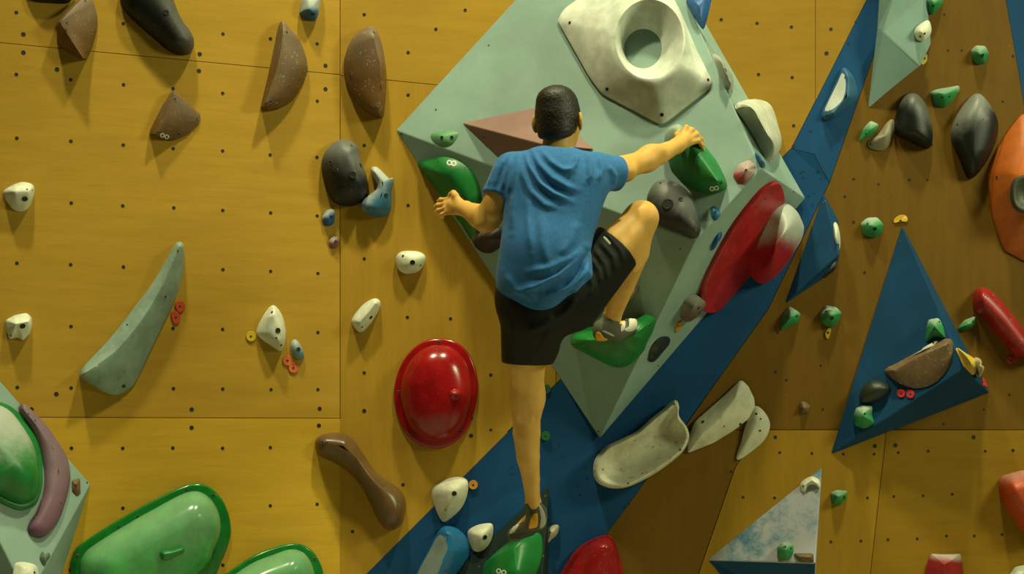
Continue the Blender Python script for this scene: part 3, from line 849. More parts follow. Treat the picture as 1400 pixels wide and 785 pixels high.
hold('small pale leaf shaped hold tucked behind the flap hold', '1031,556 1043,561 1052,576 1051,590 1040,607 1008,629 1014,602 1020,580', '1034,582', PL_X, .03, 'soft', (.50, .50, .37), .6, bolts=[(1034, 566, 1.6), (1040, 573, 1.4)], screws=[(1039, 589, 1.6)], n=56, group=G_W2)
hold('cream teardrop hold above the chalky blue wedge', '590,676 596,663 618,653 637,655 640,670 632,693 612,712 603,711 595,694', '620,672', PL_B, .06, 'soft', (.54, .53, .40), .55, dirt=.3, bolts=[(621, 675, 3.6)], screws=[(609, 697, 1.2)], group=G_W2)
hold('small cream hold left of the lower green hold', '639,729 648,720 662,716 673,717 674,730 668,747 657,755 645,750', '658,733', PL_B, .055, 'soft', (.50, .49, .36), .55, dirt=.55, bolts=[(663, 735, 3.6)], group=G_W2)
bb_ = hold('blue wedge hold with chalk grey face at the bottom edge', '566,795 588,748 604,721 622,721 638,735 643,752 632,774 606,806 575,815', '612,730 612,752 592,792', PL_B, .09, 'soft', (.012, .12, .28), .35, screws=[(613, 724, 1.8), (609, 781, 1.6)], group=G_BL)
patch('chalked_face', pts('568,794 589,750 603,725 611,729 613,748 605,769 590,798'), o_bvh[bb_.name], simple_mat('chalk_on_blue', (.15, .19, .18), .9), bb_, .001)
hold('thin cream triangular hold right of the lower shoe', '746,744 748,724 757,718 764,719 762,730 754,738', '755,728', PL_B, .035, 'soft', (.42, .38, .28), .55, dirt=.5, bolts=[(752, 728, 1.5)], n=36, group=G_W2)
lowhold = hold('dark green hold under the climber\'s lower left foot', '657,772 664,760 676,747 694,735 718,728 738,730 742,752 736,778 722,806 690,820 662,800', '702,752 706,780', PL_K, .12, 'soft', GREEN, .35, screws=[(671, 780, 2)], logo=(682, 781, 689, 783, 3.6), group=G_BIGG, grit=.1, n=80)
route_tag('small orange round tag right of the cream teardrop hold', 647, 663, 6.2, PL_B, (.50, .22, .02), G_TAG)
route_tag('green round tag beside the lower leg, upper of two', 747, 532, 6, PL_B, (.012, .13, .03), G_TAG)
route_tag('green round tag beside the lower leg, lower of two', 746, 596, 6.4, PL_B, (.012, .13, .03), G_TAG)
hold('glossy red rounded hold at the bottom edge beside the blue band', '762,800 776,768 792,748 818,734 833,733 842,744 848,766 852,790 840,815 790,820', '826,750 815,790', PL_B, .12, 'rimlow', (.30, .010, .010), .28, speck=.15, screws=[(845, 775, 1.5)], group=G_PAD, grit=.05)

# --- right wall
green_small = [
 ('green hold at the top edge above the pale right volume', '1266,2 1268,-6 1291,-6 1288,8 1274,21 1267,15', '1276,4', PL_R, .05, [(1276, 8, 1.8)]),
 ('round green hold high on the brown plywood', '1327,69 1334,62 1347,63 1352,74 1347,87 1337,89 1329,81', '1340,74', PL_R, .05, [(1343, 76, 3)]),
 ('green boat shaped hold with chalked top between the black holds', '1271,126 1281,122 1300,119 1311,117 1312,124 1301,140 1290,148 1276,143', '1291,129', PL_R, .05, [(1288, 133, 1.6), (1298, 132, 1.6)]),
 ('green triangular hold left of the small grey hold', '1174,195 1179,177 1190,165 1201,170 1199,179 1188,188', '1190,177', PL_R, .04, [(1184, 183, 1.4)]),
 ('green hold between the narrow blue volume and the pyramid', '1176,306 1185,298 1199,297 1208,307 1206,319 1195,326 1180,321', '1193,309', PL_R, .05, [(1196, 313, 3), (1186, 306, 1.6)]),
 ('green triangular hold under the narrow blue volume tip', '1066,453 1070,430 1079,418 1095,429 1091,442', '1081,433', PL_R, .05, [(1089, 432, 1.8)]),
 ('green knob hold above the narrow yellow tag', '1121,426 1129,417 1143,420 1151,428 1146,441 1136,449 1123,441', '1136,431', PL_R, .055, [(1137, 435, 3), (1129, 426, 1.5)]),
 ('green finger hold between pyramid and red bolster', '1309,449 1318,438 1334,432 1335,444 1324,451 1313,453', '1325,443', PL_R, .04, [(1330, 440, 1.4)]),
 ('green hold beside the tip of the grey blue triangle', '1135,674 1143,670 1158,671 1158,681 1150,690 1138,690', '1146,679', PL_BR, .05, [(1154, 680, 2.4)]),
 ('green knob hold on the grey blue triangle', '1061,746 1070,738 1085,745 1085,756 1078,766 1063,762', '1073,751', PL_E, .05, [(1073, 748, 2.2), (1081, 750, 1.8)]),
 ('green hold on the pyramid above the brown half moon', '1264,447 1268,436 1284,435 1290,447 1293,463 1278,460 1265,468', '1278,446', PL_C, .05, [(1284, 440, 1.6), (1277, 450, 1.4)]),
 ('green hold at the lower left of the pyramid', '1164,568 1168,557 1182,553 1193,556 1192,567 1196,579 1182,587 1167,581', '1180,568', PL_C, .055, [(1182, 566, 1.8)]),
]
for lab, out, rid, pl, h, bl in green_small:
    x0, y0 = pts(out)[1]
    r0 = pts(rid)[0]
    hold(lab, out, rid, pl, h, 'soft', GREEN2, .5, (r0[0] - 1, r0[1] - 14, r0[0] + 1, r0[1] + 2, .6), bolts=bl, group=G_GR, n=40, corner=.22)

hold('black rounded hold left of the boat shaped green hold', '1240,128 1254,130 1267,149 1274,178 1273,199 1265,203 1245,195 1225,184 1222,170 1230,140', '1250,150 1255,178', PL_R, .08, 'dome', BLACK, .45, (1264, 150, 1252, 166, .16), screws=[(1240, 137, 1.5), (1263, 165, 1.5), (1274, 199, 1.5)], group=G_BK)
hold('black almond hold with white chalk patch on the right', '1334,128 1349,139 1363,165 1361,192 1347,223 1331,243 1321,241 1311,217 1300,190 1303,168 1316,145', '1333,165 1332,205', PL_R, .085, 'dome', BLACK, .4, (1314, 148, 1336, 178, .42), screws=[(1309, 170, 1.6), (1344, 163, 1.6)], group=G_BK)
hold('small grey half round hold below the black rounded hold', '1187,193 1200,184 1213,167 1221,164 1223,178 1216,197 1206,206 1190,203', '1210,186', PL_R, .045, 'wedge', (.22, .20, .13), .6, dirt=.4, screws=[(1190, 197, 1.6)], n=40)
hold('off white hold on the face of the top right volume', '1250,45 1254,36 1269,28 1273,44 1263,56 1254,54', '1261,44', PL_T, .04, 'soft', WHITE, .55, dirt=.2, bolts=[(1264, 46, 1.6), (1258, 50, 1.4)], n=36, group=G_W2)
route_tag('yellow tag under the edge of the top right volume', 1264, 80, 5, PL_R, (.6, .40, .02), G_TAG, '1259,88 1263,77 1267,75 1267,83 1263,88')
route_tag('yellow tag on the tip of the blue pyramid', 1231, 302, 7, PL_R, (.55, .34, .015), G_TAG, '1222,305 1223,299 1231,294 1239,296 1240,303 1231,303')
route_tag('narrow yellow tag below the green knob hold', 1132, 455, 4, PL_R, (.50, .30, .015), G_TAG, '1128,456 1132,449 1136,451 1133,462 1130,463')

# orange bulk with socket
def orange():
    O = hold('large orange volume hold with a round bowl at the right edge', '1402,156 1388,166 1368,196 1353,228 1351,250 1356,292 1371,337 1382,347 1420,363 1462,350 1490,270 1470,200 1440,162', '1394,240 1425,262', PL_R, .12, 'soft', (.50, .115, .008), .5, (1, 1, 2, 2, 0) if False else None, screws=[(1363, 242, 2)], n=90, grit=.2)
    hold(None, '1395,240 1384,248 1381,264 1384,282 1395,291 1412,292 1424,280 1426,256 1414,242', '1404,266', Plane(PL_R.hit(1390, 240, .108), PL_R.hit(1430, 240, .118), PL_R.hit(1390, 300, .108)), .03, 'dish', (.05, .055, .035), .5, None, speck=.4, par=O, name='bowl', n=48)
    b = bvh_of(bpy.data.objects['bowl'])
    return O
orange()
hold('red bolster hold lying diagonally at the right edge', '1331,402 1339,393 1352,397 1374,419 1399,453 1420,482 1410,491 1385,485 1369,465 1345,437 1331,424', '1344,409 1372,440 1402,476', PL_R, .09, 'dome', (.27, .010, .010), .35, speck=.25, screws=[(1350, 405, 1.4), (1395, 470, 1.4)], grit=.08)
route_tag('red tag below the red bolster, left of its pair', 1381, 493, 4, PL_R, (.42, .03, .02), G_TAG, '1376,492 1379,487 1383,489 1384,496 1380,498')
route_tag('red tag below the red bolster, right of its pair', 1388, 491, 4, PL_R, (.42, .03, .02), G_TAG, '1385,489 1389,486 1391,491 1389,497 1386,494')
hold('tiny brown wedge hold alone on the brown plywood', '1092,557 1095,549 1101,549 1108,556 1105,565 1094,566', '1099,558', PL_R, .03, 'wedge', (.13, .08, .035), .6, n=28, corner=.2)
# narrow blue volume's holds
hold('white hold peeking from behind the narrow blue volume', '1137,302 1144,305 1148,322 1148,340 1141,345 1136,322', '1142,325', PL_R, .10, 'soft', WHITE, .55, n=36, group=G_W2)
hold('black hold low on the narrow blue volume', '1124,378 1134,367 1143,357 1142,367 1134,375 1127,380', '1134,370', PL_BT, .02, 'soft', BLACK, .5, n=28, group=G_BK)
# pyramid's holds
hold('brown half moon hold on the blue pyramid with chalky straight edge', '1210,507 1228,496 1260,479 1297,463 1303,479 1296,505 1276,525 1251,531 1226,522', '1222,507 1256,488 1293,472', PL_C, .05, 'wedge', (.15, .090, .040), .5, None, .6, screws=[(1221, 507, 1.4), (1296, 472, 1.6), (1247, 525, 1.2)], group=G_BR)
hold('pale sliver hold behind the brown half moon on the pyramid', '1237,492 1252,482 1274,469 1280,466 1282,472 1256,486', '1262,479', PL_C, .04, 'soft', (.40, .38, .30), .6, bolts=[(1276, 469, 1.3)], n=32)
hold('black bean shaped hold on the pyramid', '1173,541 1178,528 1192,520 1208,522 1217,529 1216,536 1204,547 1186,552 1175,549', '1194,533', PL_C, .05, 'dome', (.016, .024, .016), .45, bolts=[(1211, 529, 1.8)], n=44, group=G_BK)
route_tag('red tag on the pyramid below the half moon, left of its pair', 1232.5, 538, 5.6, PL_C, (.50, .02, .03), G_TAG)
route_tag('red tag on the pyramid below the half moon, right of its pair', 1245, 539, 5.6, PL_C, (.50, .02, .03), G_TAG)
hold('yellow pointed hold on the right side of the pyramid', '1306,475 1318,483 1332,492 1334,508 1330,514 1318,502', '1328,498', PL_C2, .05, 'wedge', (.62, .42, .06), .5, n=36, corner=.15)
hold('cream hold tip behind the yellow pointed hold', '1330,490 1340,489 1343,498 1338,517 1333,508', '1339,500', PL_C2, .07, 'soft', (.55, .52, .33), .5, n=32, group=G_W2)
route_tag('red tag at the right tip of the pyramid', 1345, 522, 5, PL_C2, (.50, .03, .03), G_TAG, '1342,518 1346,515 1349,524 1348,530 1344,527')
# grey triangle's holds
hold('white arch shaped hold near the top of the grey blue triangle', '1094,663 1100,656 1110,652 1120,657 1121,668 1114,663 1106,664 1101,672 1095,671', '1100,663 1110,657 1117,661', PL_E, .03, 'wedge', WHITE, .55, dirt=.4, screws=[(1098, 665, 1.3)], n=44, group=G_W2)
hold('short brown bar hold on the grey blue triangle', '1084,757 1112,757 1113,769 1096,769', '1092,761 1108,762', PL_E, .03, 'wedge', (.11, .065, .03), .6, n=32, corner=.12, speck=.2)
hold('orange red rounded hold at the lower right edge', '1366,657 1379,648 1412,645 1440,680 1432,725 1404,730 1382,706 1368,682', '1392,672 1410,700', PL_BR, .13, 'dome', (.42, .055, .012), .45, (1385, 646, 1388, 664, .3), n=56, grit=.1)
hold('red hold with scooped chalky top at the bottom right', '1262,800 1266,775 1273,757 1284,758 1300,758 1313,757 1315,775 1318,805 1290,815', '1291,772 1291,795', PL_BR, .07, 'wedge', (.24, .012, .012), .45, (1293, 758, 1292, 770, .6), n=48, corner=.15)
hold('small cream hold at the bottom right corner', '1378,800 1384,780 1394,774 1410,775 1412,800', '1396,785', PL_BR, .045, 'soft', WHITE, .55, n=32, group=G_W2)

# ------------------------------------------------------------------ the climber
class Field:
    """signed distance grid, smooth unions of tapered capsules and ellipsoids, meshed by surface nets"""
    def __init__(self, lo, hi, vox):
        self.lo = np.array(lo, float); self.vox = vox
        self.n = np.ceil((np.array(hi) - self.lo) / vox).astype(int) + 1
        self.D = np.full(self.n, .08, np.float32)
    def sub(self, lo, hi, m):
        a = np.clip(np.floor((lo - m - self.lo) / self.vox).astype(int), 0, self.n)
        b = np.clip(np.ceil((hi + m - self.lo) / self.vox).astype(int) + 1, 0, self.n)
        ax = [self.lo[i] + self.vox * np.arange(a[i], b[i], dtype=np.float32) for i in range(3)]
        return tuple(slice(a[i], b[i]) for i in range(3)), np.meshgrid(*ax, indexing='ij', sparse=True)
    def put(self, s, d, k, op):
        A = self.D[s]; d = d.astype(np.float32)
        if A.size == 0: return
        if op == 'add':
            h = np.maximum(k - np.abs(A - d), 0) / k
            self.D[s] = np.minimum(A, d) - h * h * k * .25
        else:
            h = np.maximum(k - np.abs(A + d), 0) / k
            self.D[s] = np.maximum(A, -d) + h * h * k * .25
    def cone(self, a, b, ra, rb, k=.02, op='add', flat=1.0):
        """tapered capsule; flat < 1 squeezes it front to back (along y)"""
        a = np.array(a, float); b = np.array(b, float); R = max(ra, rb)
        s, (X, Y, Z) = self.sub(np.minimum(a, b) - R, np.maximum(a, b) + R, k + .06)
        f = flat
        ab = (b - a) * (1, 1 / f, 1); L = max(1e-9, ab.dot(ab))
        px, py, pz = X - a[0], (Y - a[1]) / f, Z - a[2]
        t = np.clip((px * ab[0] + py * ab[1] + pz * ab[2]) / L, 0, 1)
        d = np.sqrt((px - t * ab[0]) ** 2 + (py - t * ab[1]) ** 2 + (pz - t * ab[2]) ** 2) - (ra + (rb - ra) * t)
        self.put(s, d * min(1, f + .15 if f < 1 else 1), k, op)
    def chain(self, P_, R_, k=.02, flat=1.0):
        """a limb: its tapered capsules are joined first, so the joints do not swell, then blended in"""
        f = Field.__new__(Field)
        P_ = [np.array(p, float) for p in P_]; m = max(R_) + k + .06
        a = np.clip(np.floor((np.min(P_, 0) - m - self.lo) / self.vox).astype(int), 0, self.n)
        b = np.clip(np.ceil((np.max(P_, 0) + m - self.lo) / self.vox).astype(int) + 1, 0, self.n)
        f.lo = self.lo + a * self.vox; f.vox = self.vox; f.n = b - a
        f.D = np.full(f.n, .08, np.float32)
        for i in range(len(P_) - 1):
            f.cone(P_[i], P_[i + 1], R_[i], R_[i + 1], .006, 'add', flat)
        self.put(tuple(slice(a[i], b[i]) for i in range(3)), f.D, k, 'add')
    def ell(self, c, r, k=.02, op='add', rot=None):
        c = np.array(c, float); r = np.array(r, float); R = r.max()
        s, (X, Y, Z) = self.sub(c - R, c + R, k + .06)
        x, y, z = X - c[0], Y - c[1], Z - c[2]
        if rot is not None:
            M = np.array(rot).T
            x, y, z = (M[0, 0] * x + M[0, 1] * y + M[0, 2] * z, M[1, 0] * x + M[1, 1] * y + M[1, 2] * z, M[2, 0] * x + M[2, 1] * y + M[2, 2] * z)
        k0 = np.sqrt((x / r[0]) ** 2 + (y / r[1]) ** 2 + (z / r[2]) ** 2)
        k1 = np.sqrt((x / r[0] ** 2) ** 2 + (y / r[1] ** 2) ** 2 + (z / r[2] ** 2) ** 2) + 1e-9
        self.put(s, k0 * (k0 - 1) / k1, k, op)
    def cut(self, o, n, k=.008):
        """remove the half space on the side of n"""
        o = np.array(o); n = np.array(n) / np.linalg.norm(n)
        s, (X, Y, Z) = self.sub(self.lo, self.lo + self.vox * self.n, 0)
        d = (X - o[0]) * n[0] + (Y - o[1]) * n[1] + (Z - o[2]) * n[2]
        self.put(s, -d, k, 'sub')
    def mesh(self):
        D = self.D; S = D < 0; nx, ny, nz = D.shape
        c = S[:-1, :-1, :-1].astype(np.int8)
        tot = np.zeros((nx - 1, ny - 1, nz - 1), np.int8)
        for i in (0, 1):
            for j in (0, 1):
                for k in (0, 1):
                    tot += S[i:nx - 1 + i, j:ny - 1 + j, k:nz - 1 + k]
        I = np.argwhere((tot > 0) & (tot < 8))
        pos = np.zeros((len(I), 3)); cnt = np.zeros(len(I))
        cor = [(i, j, k) for i in (0, 1) for j in (0, 1) for k in (0, 1)]
        for p in cor:
            for ax in range(3):
                if p[ax]: continue
                q = list(p); q[ax] = 1
                d0 = D[I[:, 0] + p[0], I[:, 1] + p[1], I[:, 2] + p[2]]
                d1 = D[I[:, 0] + q[0], I[:, 1] + q[1], I[:, 2] + q[2]]
                m = (d0 < 0) != (d1 < 0)
                t = np.where(m, d0 / np.where(m, d0 - d1, 1), 0)
                v = np.array(p, float)[None].repeat(len(I), 0); v[:, ax] += t
                pos[m] += v[m]; cnt[m] += 1
        V = self.lo + (I + pos / cnt[:, None]) * self.vox
        idx = np.full(tot.shape, -1, np.int32); idx[I[:, 0], I[:, 1], I[:, 2]] = np.arange(len(I))
        F = []
        for ax in range(3):
            a, b = [x for x in range(3) if x != ax]
            s0 = [slice(1, -1)] * 3; s1 = [slice(1, -1)] * 3
            s0[ax] = slice(0, -1); s1[ax] = slice(1, None)
            m = S[tuple(s0)] != S[tuple(s1)]
            E = np.argwhere(m); off = np.array([1, 1, 1]); off[ax] = 0
            E = E + off
            ins = S[E[:, 0], E[:, 1], E[:, 2]]
            def at(da, db):
                q = E.copy(); q[:, a] += da; q[:, b] += db
                return idx[q[:, 0], q[:, 1], q[:, 2]]
            Q = np.stack([at(-1, -1), at(0, -1), at(0, 0), at(-1, 0)], 1)
            flip = ins if ax != 1 else ~ins
            Q[~flip] = Q[~flip][:, ::-1]
            F.append(Q)
        F = np.vstack(F); F = F[(F >= 0).all(1)]
        return V, F

def smooth_verts(V, F, it=2, lam=.5):
    e = np.vstack([F[:, [0, 1]], F[:, [1, 2]], F[:, [2, 3]], F[:, [3, 0]]])
    e = np.vstack([e, e[:, ::-1]])
    deg = np.bincount(e[:, 0], minlength=len(V))[:, None]
    for _ in range(it):
        acc = np.stack([np.bincount(e[:, 0], weights=V[e[:, 1], i], minlength=len(V)) for i in range(3)], 1)
        V = V + lam * (acc / np.maximum(deg, 1) - V)
    return V

def vert_normals(V, F):
    n = np.cross(V[F[:, 2]] - V[F[:, 0]], V[F[:, 3]] - V[F[:, 1]])
    N = np.zeros_like(V)
    for i in range(4): np.add.at(N, F[:, i], n)
    return N / np.maximum(np.linalg.norm(N, axis=1)[:, None], 1e-9)

def px_of(V):
    d = V[:, 1] + CAM_D
    return np.stack([CX + V[:, 0] / d * FPX, CY - (V[:, 2] - CAM_Z) / d * FPX], 1)

def add_folds(V, F, folds, front_only=True):
    """cloth folds: ridges (amp > 0) and valleys (amp < 0) pushed along the surface normal near traced lines on the back"""
    N = vert_normals(V, F); Q = px_of(V); back = N[:, 1] < .15
    disp = np.zeros(len(V))
    for line, amp, w in folds:
        L = np.array(pts(line)); best = np.full(len(V), 1e9); tb = np.zeros(len(V)); acc = 0
        seg = np.linalg.norm(np.diff(L, axis=0), axis=1); tot = seg.sum()
        for i in range(len(L) - 1):
            ab = L[i + 1] - L[i]
            t = np.clip(((Q - L[i]) @ ab) / (ab @ ab), 0, 1)
            d = np.linalg.norm(Q - (L[i] + t[:, None] * ab), axis=1)
            m = d < best
            best[m] = d[m]; tb[m] = (acc + t[m] * seg[i]) / tot; acc += seg[i]
        disp += amp * np.exp(-(best / w) ** 2) * np.clip(np.sin(np.pi * np.clip(tb, .04, .96)) * 1.6, 0, 1) * back
    return V + N * disp[:, None]

person = bpy.data.objects.new('person', None)
COL.objects.link(person)
person.location = P(722, 738, -.36)
tag(person, 'man in blue t-shirt and black shorts climbing with his back turned', 'person')

def body_part(name, V, F, mat, par=person, label=None):
    me = bpy.data.meshes.new(name)
    org = np.array(person.location)
    me.from_pydata((V - org).tolist(), [], F.tolist())
    me.materials.append(mat)
    for p in me.polygons: p.use_smooth = True
    o = bpy.data.objects.new(name, me); COL.objects.link(o)
    o.parent = par
    if label: o['label'] = label
    return o

def skin_mat():
    t = NT('skin')
    tc = t.n('ShaderNodeTexCoord').outputs['Object']
    c = t.mix(t.ramp(t.noise(tc, 16, 4), .3, .7), (.60, .335, .075), (.67, .385, .095))
    t.l(c, t.b.inputs['Base Color'])
    t.b.inputs['Roughness'].default_value = .5
    t.b.inputs['Specular IOR Level'].default_value = .25
    t.b.inputs['Subsurface Weight'].default_value = .12
    t.b.inputs['Subsurface Radius'].default_value = (.012, .005, .003)
    t.bump(t.noise(tc, 260, 3), .10, .0015)
    return t.m
def cloth_mat(name, rgb, rough=.85, sheen=.2):
    t = NT(name)
    tc = t.n('ShaderNodeTexCoord').outputs['Object']
    c = t.mix(t.ramp(t.noise(tc, 90, 4, .7), .3, .7), tuple(x * .88 for x in rgb), tuple(x * 1.1 for x in rgb))
    t.l(c, t.b.inputs['Base Color'])
    t.b.inputs['Roughness'].default_value = rough
    t.b.inputs['Specular IOR Level'].default_value = .2
    t.b.inputs['Sheen Weight'].default_value = sheen
    t.bump(t.noise(tc, 900, 2), .2, .0006)
    return t.m
M_SKIN = skin_mat()
M_SHIRT = cloth_mat('blue_jersey', (.030, .145, .360), sheen=.08)
M_SHORT = cloth_mat('black_nylon', (.0075, .0085, .006), .65, 0)
M_SHOE = cloth_mat('grey_suede', (.090, .095, .065), .8, 0)
M_RUBBER = simple_mat('black_rubber', (.03, .03, .025), .6)
M_YELLOW = simple_mat('yellow_rubber', (.75, .36, .01), .5)
M_WHITE = simple_mat('white_trim', (.55, .54, .44), .6)
M_RED = simple_mat('red_webbing', (.45, .07, .02), .6)

def v3(px, py, y): return np.array(P(px, py, y))

# joints (pixel column, pixel row, depth)
HEAD = v3(763, 163, -.83)
L_SH, R_SH = v3(700, 230, -.86), v3(816, 231, -.85)
L_EL, L_WR = v3(668, 297, -.82), v3(637, 286, -.62)
R_EL, R_WR = v3(884, 219, -.70), v3(926, 199, -.575)
L_HP, R_HP = v3(728, 425, -.84), v3(778, 408, -.83)
L_KN, L_AN = v3(721, 543, -.64), v3(729, 688, -.445)
R_KN, R_AN = v3(876, 299, -.74), v3(836, 436, -.46)

vox = .0033
B = Field((min(v3(580, 400, -.3)[0], -.40), -1.08, v3(700, 752, -.5)[2]), (.72, -.24, v3(700, 105, -.9)[2]), vox)
# torso under the shirt
B.cone(v3(757, 255, -.88), v3(744, 350, -.90), .115, .105, .05, flat=.72)
B.cone(v3(744, 350, -.90), v3(748, 405, -.85), .105, .115, .05, flat=.8)
B.cone(L_SH + (0, 0, -.022), R_SH + (0, 0, -.022), .038, .038, .03)
# neck and head
face = np.array((.30, .93, .10)); face /= np.linalg.norm(face)
side = np.cross(face, (0, 0, 1)); side /= np.linalg.norm(side); up = np.cross(side, face)
RH = np.stack([side, face, up], 1)
def hd(s, f, u): return HEAD + side * s + face * f + up * u
B.cone(v3(759, 216, -.84), hd(0, -.015, -.085), .058, .052, .03)
B.cone(v3(759, 228, -.85), v3(728, 232, -.87), .036, .032, .05)
B.cone(v3(759, 228, -.85), v3(790, 232, -.86), .036, .032, .05)
B.ell(HEAD + up * .012, (.071, .092, .085), .02, rot=RH)
B.ell(hd(0, .035, -.045), (.060, .062, .072), .03, rot=RH)
B.ell(hd(0, .072, -.092), (.030, .026, .022), .03, rot=RH)          # chin
B.cone(hd(0, .094, .012), hd(0, .116, -.024), .009, .014, .014)      # nose
for s in (-1, 1):
    B.ell(hd(s * .014, .102, -.026), (.008, .01, .008), .008, rot=RH)
    B.cone(hd(s * .012, .092, .022), hd(s * .042, .078, .024), .009, .008, .012)   # brow
    B.ell(hd(s * .030, .094, .006), (.014, .012, .010), .008, 'sub', RH)             # eye socket
    B.ell(hd(s * .042, .062, -.028), (.02, .022, .016), .02, rot=RH)               # cheek
    c = hd(s * .080, -.004, -.012)
    tilt = RH @ np.array([[math.cos(s * .5), -math.sin(s * .5), 0], [math.sin(s * .5), math.cos(s * .5), 0], [0, 0, 1]])
    B.ell(c, (.0075, .019, .033), .005, rot=tilt)                                  # ear
    B.ell(c + side * s * .007 + face * .004 + up * .004, (.006, .009, .017), .004, 'sub', tilt)
B.cone(hd(-.018, .096, -.056), hd(.018, .096, -.056), .0065, .0065, .006)  # lips
B.cone(hd(-.016, .094, -.066), hd(.016, .094, -.066), .0070, .0070, .006)
# left arm
B.chain([L_SH + (0, 0, -.014), v3(686, 262, -.86), L_EL], [.048, .052, .040], .03)
B.ell(v3(660, 308, -.83), (.024, .028, .022), .03)                   # elbow
B.chain([L_EL, v3(656, 296, -.76), L_WR], [.041, .043, .027], .03)
B.ell(v3(676, 280, -.885), (.030, .02, .05), .03)                    # triceps
# right arm
B.chain([R_SH + (0, 0, -.012), v3(852, 230, -.78), R_EL], [.048, .043, .037], .03)
B.chain([R_EL, v3(900, 212, -.655), R_WR], [.039, .037, .0255], .03)
B.ell(v3(893, 207, -.69), (.035, .03, .022), .03)
B.ell(v3(853, 236, -.80), (.04, .03, .028), .03)
# left leg
B.chain([L_HP, v3(720, 492, -.74), L_KN], [.088, .068, .054], .04)
B.chain([L_KN, v3(720, 566, -.62), v3(720, 592, -.595), v3(722, 625, -.555), v3(726, 655, -.51), L_AN], [.054, .0505, .0495, .042, .032, .026], .05)                   # calf
B.ell(v3(712, 540, -.665), (.012, .022, .06), .03)                   # hamstring cords
B.ell(v3(731, 540, -.665), (.012, .022, .06), .03)
B.cone(v3(728, 650, -.545), v3(731, 692, -.475), .012, .012, .02)  # achilles
B.chain([L_AN, v3(732, 705, -.45), v3(708, 726, -.36)], [.026, .028, .022], .02)
# right leg
B.chain([R_HP, v3(838, 338, -.80), R_KN], [.100, .070, .055], .04)
B.ell(v3(880, 296, -.755), (.042, .042, .045), .03)                  # knee
B.chain([R_KN, v3(868, 344, -.70), v3(850, 392, -.58), R_AN], [.053, .051, .044, .031], .03)
B.ell(v3(864, 350, -.735), (.036, .038, .065), .04)                   # calf
B.chain([R_AN, v3(830, 450, -.45), v3(862, 446, -.38)], [.030, .028, .022], .02)

def finger(base, steps, r, k=.006):
    p = [np.array(base)]
    for s in steps: p.append(p[-1] + np.array(s))
    B.chain(p, [r, r * .98, r * .93, r * .84][:len(p)], k)
# right hand: palm over the ridge of the green hold, fingers curled down its far side
RHAND = v3(936, 189, -.535)
B.cone(R_WR, v3(934, 192, -.548), .025, .030, .02)
for i, (kx, ky, kd) in enumerate(((938, 174, -.535), (946, 177.5, -.53), (952, 184, -.527), (954.5, 192, -.525))):
    kn = v3(kx, ky, kd)
    B.cone(v3(931 + i * .8, 191 + i * 2.2, -.55), kn, .0145, .0102, .008)
    l = (.034, .036, .034, .028)[i]
    d = np.array((.50, .62, -.10 - .12 * i)); d /= np.linalg.norm(d)
    d2 = np.array((.30, .75, -.55)); d2 /= np.linalg.norm(d2)
    d3 = np.array((-.05, .75, -.66)); d3 /= np.linalg.norm(d3)
    finger(kn, (d * l, d2 * l * .72, d3 * l * .6), (.0088, .0090, .0088, .0080)[i], .004)
finger(v3(928, 190, -.54), (np.array((-.004, .022, .020)), np.array((.010, .022, .012)), np.array((.012, .018, -.002))), .0112, .01)   # thumb over the top
# left hand: half open, thumb up, fingers reaching towards the wall
B.cone(L_WR, v3(622, 281, -.565), .024, .030, .02, flat=.8)
for i, (kx, ky, kd) in enumerate(((612, 273, -.53), (609, 279, -.535), (609, 285, -.545), (612, 290, -.56))):
    kn = v3(kx, ky, kd)
    B.cone(v3(628 + i, 279 + i * 3.0, -.59), kn, .0160, .0108, .009)
    l = (.036, .040, .037, .029)[i]
    d = np.array((-.72, .66, .06 - .10 * i)); d /= np.linalg.norm(d)
    d2 = np.array((-.28, .90, -.12)); d2 /= np.linalg.norm(d2)
    d3 = np.array((.30, .90, -.18)); d3 /= np.linalg.norm(d3)
    finger(kn, (d * l, d2 * l * .70, d3 * l * .58), (.0090, .0093, .0090, .0082)[i], .004)
finger(v3(628, 277, -.595), (np.array((-.014, .012, .026)), np.array((-.008, .020, .012)), np.array((-.012, .022, -.002))), .0125, .012)
V, F = B.mesh()
V = smooth_verts(V, F, 2)
body = body_part('body', V, F, M_SKIN)
del B

# eyes
M_EYE = simple_mat('eye_white', (.6, .6, .55), .25); M_IRIS = simple_mat('iris_brown', (.03, .015, .008), .2)
def sphere(name, c, r, mat, par=person):
    bm = bmesh.new(); bmesh.ops.create_uvsphere(bm, u_segments=16, v_segments=10, radius=r)
    me = bpy.data.meshes.new(name); bm.to_mesh(me); bm.free(); me.materials.append(mat)
    for p in me.polygons: p.use_smooth = True
    o = bpy.data.objects.new(name, me); COL.objects.link(o); o.parent = par
    o.location = Vector(c) - Vector(person.location) if par is person else Vector(c) - Vector(person.location) - Vector(par.location)
    return o
for s in (-1, 1):
    e = sphere('eye', hd(s * .030, .083, .006), .0125, M_EYE)
    sphere('iris', hd(s * .030, .0925, .006), .0045, M_IRIS, e)

